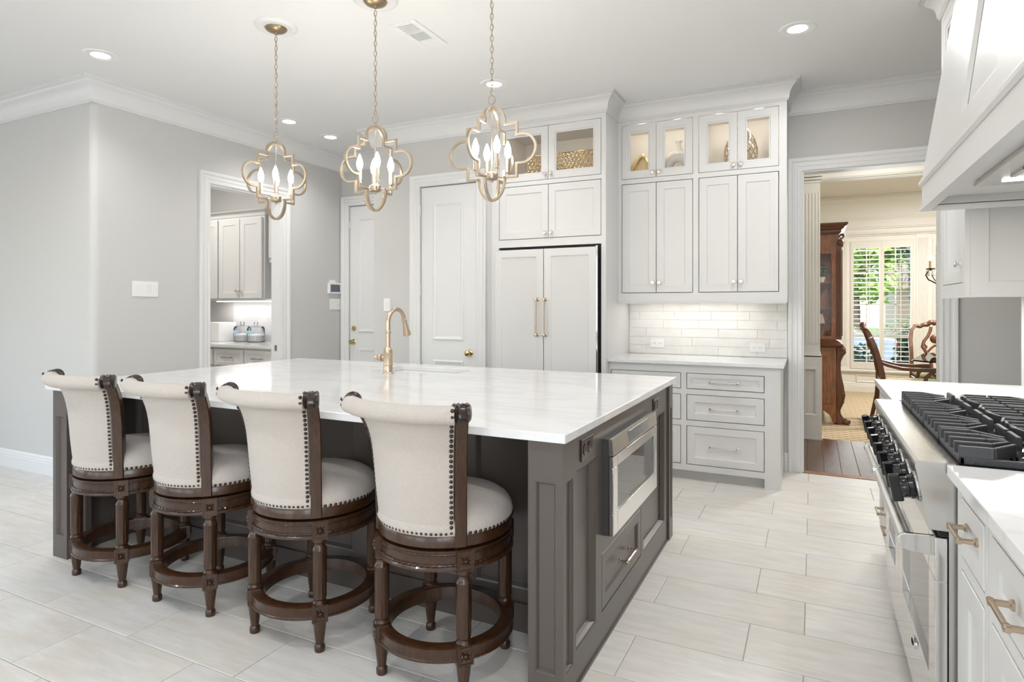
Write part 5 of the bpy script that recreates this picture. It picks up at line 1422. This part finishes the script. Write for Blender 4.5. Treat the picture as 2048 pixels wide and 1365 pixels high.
# chandelier
cl = thing('chandelier', 'dark bronze candle chandelier with crystal drops over the dining table', 'chandelier', (1.54, 8.0, CZ))
BRZ = mat('chandelier_bronze', (.09, .06, .04), .4, .8)
cx_, cy_ = 1.54, 8.0
MB().lathe([(.01, 1.50), (.03, 1.53), (.05, 1.58), (.02, 1.64), (.015, 1.9), (.03, 1.95), (.012, 2.0), (.008, 2.2), (.008, CZ - .02), (.06, CZ - .015), (.06, CZ - .001)], 16, Matrix.Translation((cx_, cy_, 0))).build('column', BRZ, cl, smooth=50)
for k in range(6):
    a = PI + PI / 3 * k + .12; ca, sa = math.cos(a), math.sin(a)
    P_ = lambda r_, z: (cx_ + ca * r_, cy_ + sa * r_, z)
    pts = [P_(.03, 1.62), P_(.10, 1.57), P_(.22, 1.55), P_(.34, 1.565), P_(.42, 1.61), P_(.445, 1.66), P_(.42, 1.70), P_(.40, 1.715)]
    ar = MB().tube(pts, .0075, 6)
    ar.tube([P_(.30, 1.66), P_(.27, 1.62), P_(.30, 1.585), P_(.36, 1.60), P_(.39, 1.66)], .005, 5)
    ar.tube([P_(.05, 1.75), P_(.14, 1.85), P_(.22, 1.93), P_(.26, 2.02), P_(.21, 2.07), P_(.17, 2.02)], .006, 6)
    ar.lathe([(.008, 1.712), (.04, 1.722), (.045, 1.732), (.015, 1.735)], 12, Matrix.Translation(P_(.40, 0)))
    ab = ar.build('arm', BRZ, cl, smooth=50)
    MB().lathe([(.016, 1.733), (.016, 1.815), (0, 1.816)], 10, Matrix.Translation(P_(.40, 0))).build('candle_sleeve', mat('candle_wax', (.75, .55, .36), .5), ab)
    MB().lathe([(.008, 1.815), (.018, 1.84), (.015, 1.862), (.005, 1.89), (0, 1.898)], 10, Matrix.Translation(P_(.40, 0))).build('bulb', BULB, ab, smooth=60)
    mb = MB()
    for q in range(6):
        b_ = PI / 3 * q; px_, py_, _ = P_(.40, 0)
        mb.lathe([(0, 1.645), (.010, 1.665), (.006, 1.70), (.001, 1.722)], 6, Matrix.Translation((px_ + .036 * math.cos(b_), py_ + .036 * math.sin(b_), 0)))
    mb.build('crystal_drops', mat('crystal', (.85, .88, .9), .05, spec=1), ab, smooth=0)
lamp('chandelier_lamp', 'POINT', (1.54, 8.0, 1.9), 22, cl, (1, .86, .66), .25)
lamp('dining_fill', 'AREA', (1.6, 8.8, 2.98), 105, None, (1, .97, .92), .5)  # area lamp without fixture, added to lift the dining room
lamp('passage_fill', 'AREA', (.6, 6.2, 2.98), 12, None, (1, .95, .88), .25)  # fixtureless area lamp added to brighten the passage

# ================================================================== OUTSIDE
GZ = -.5
struct(MB().box(-25, 40, 11.1, 60, GZ - .2, GZ).build('ground_lawn', GRASS, smooth=0), 'green front lawn')
struct(MB().box(-25, 40, 18.5, 25.5, GZ, GZ + .01).build('ground_street', ROADM, smooth=0), 'pale street beyond the lawn')
def tree(x, y, h, rx, rz, m, seed, label, n=2600, s=.17):
    rnd = random.Random(seed)
    t = thing('garden_tree', label, 'tree', (x, y, GZ), 'garden trees outside the dining windows')
    MB().tube([(x, y, GZ), (x + .05, y, GZ + h * .25), (x - .03, y, GZ + h * .5), (x + .04, y + .03, GZ + h * .75)], [.18, .14, .11, .05], 9).build('trunk', BARK, t, smooth=60)
    mb = MB()
    for k in range(9):
        a = rnd.uniform(0, 6.28); q = rnd.uniform(.0, .7)
        leaves(mb, (x + math.cos(a) * rx * q, y + math.sin(a) * rx * q, GZ + h * .62 + rnd.uniform(-.4, .5) * rz), rx * .55, rx * .55, rz * .5, n // 9, s, rnd, .3)
    mb.build('crown', m, t, smooth=0)
tree(1.6, 29.5, 6.5, 1.9, 3.2, LEAF2, 1, 'pale green leafy tree across the street', 3600, .22)
tree(5.2, 34.0, 7.5, 1.9, 3.6, LEAF, 2, 'broad mid-green tree across the street beside the brick house', 3600, .22)
tree(-1.0, 35.4, 7.5, 2.2, 3.8, LEAF, 3, 'broad mid-green tree across the street behind the parked car', 3600, .22)
tree(2.35, 15.0, 4.2, .75, 1.5, LEAFD, 4, 'slender dark green tree on the lawn close to the windows', 2600, .08)
tree(6.6, 29.8, 7.5, 1.7, 3.6, LEAF2, 6, 'pale green tree at the end of the brick house', 3000, .22)
def hedge(x, y, rx, ry, rz, label, seed, m=LEAFD):
    t = thing('garden_shrub', label, 'shrub', (x, y, GZ), 'shrubs under the dining windows')
    leaves(MB(), (x, y, GZ + rz * 1.0), rx, ry, rz, 900, .06, random.Random(seed), .2).build('foliage', m, t, smooth=0)
    mb = MB(); rnd = random.Random(seed)
    for k in range(5): mb.tube([(x, y, GZ), (x + rnd.uniform(-.4, .4) * rx, y, GZ + rz), (x + rnd.uniform(-.7, .7) * rx, y, GZ + rz * 1.6)], .012, 5)
    mb.build('stems', BARK, t, smooth=50)
hedge(.75, 11.9, .36, .30, .60, 'dark shrub under the shuttered window next to the china cabinet', 11)
hedge(1.42, 12.1, .22, .26, .75, 'taller dark shrub between the shuttered windows', 12)
hedge(2.2, 12.0, .5, .35, .6, 'dark shrub under the middle dining window', 13)
for k, x in enumerate((-3.6, .1, 3.8, 7.5)):
    hedge(x, 27.2, 1.7, .6, .75, ('low green hedge behind the parked car', 'low green hedge under the pale tree', 'low green hedge in front of the brick house', 'low green hedge at the far end of the brick house')[k], 20 + k, LEAF)
# house across the street
hs = thing('brick_house', 'pink brick house across the street beyond the trees', 'house', (8.0, 38, GZ))
mb = MB(); mb.box(3.9, 14, 37, 43, GZ, 2.6); mb.build('walls', HOUSEM, hs, smooth=0)
mb = MB(); mb.prism([(36.4, 2.55), (43.6, 2.55), (40, 5.0)], 3.5, 14.4, FM((0, 0, 0), (0, 1, 0), (0, 0, 1), (1, 0, 0))); mb.build('roof', mat('roof_shingle', (.16, .14, .13), .9), hs, smooth=0)
for x in (4.9, 7.6, 10.4): MB().box(x, x + 1.3, 36.95, 37.02, .4, 1.9).build('window', mat('far_window', (.25, .3, .35), .1), hs, smooth=0)
# parked car
cr = thing('parked_car', 'blue-grey car parked along the street outside', 'car', (.1, 20.6, GZ + .01))
body = [(-2.2, .32), (-2.25, .60), (-2.0, .82), (-1.35, .90), (-.75, 1.34), (.55, 1.40), (1.35, .98), (2.05, .92), (2.2, .62), (2.15, .32)]
Mc = FM((.0, 20.6, GZ + .01), (1, 0, 0), (0, 0, 1), (0, -1, 0))
mb = MB(); mb.prism(body, -.85, .85, Mc); mb.build('body', CARP, cr, smooth=0, bevel=.06)
for s_ in (-.87, .855): MB().prism([(-1.15, .93), (-.68, 1.28), (.50, 1.33), (1.12, .97)], s_, s_ + .015, Mc).build('side_glass', DGLASS, cr, smooth=0)
for x in (-1.4, 1.4):
    for s_ in (-.80, .62): MB().lathe([(.10, 0), (.33, .01), (.34, .05), (.34, .15), (.33, .18), (.0, .18)], 20, Mc @ Matrix.Translation((x, .33, s_))).build('wheel', mat('tyre', (.02, .02, .02), .8), cr)
MB().box(2.02, 2.14, .66, .80, .80, .89, Mc).build('tail_light', mat('tail_red', (.6, .03, .04), .2), cr, smooth=0)
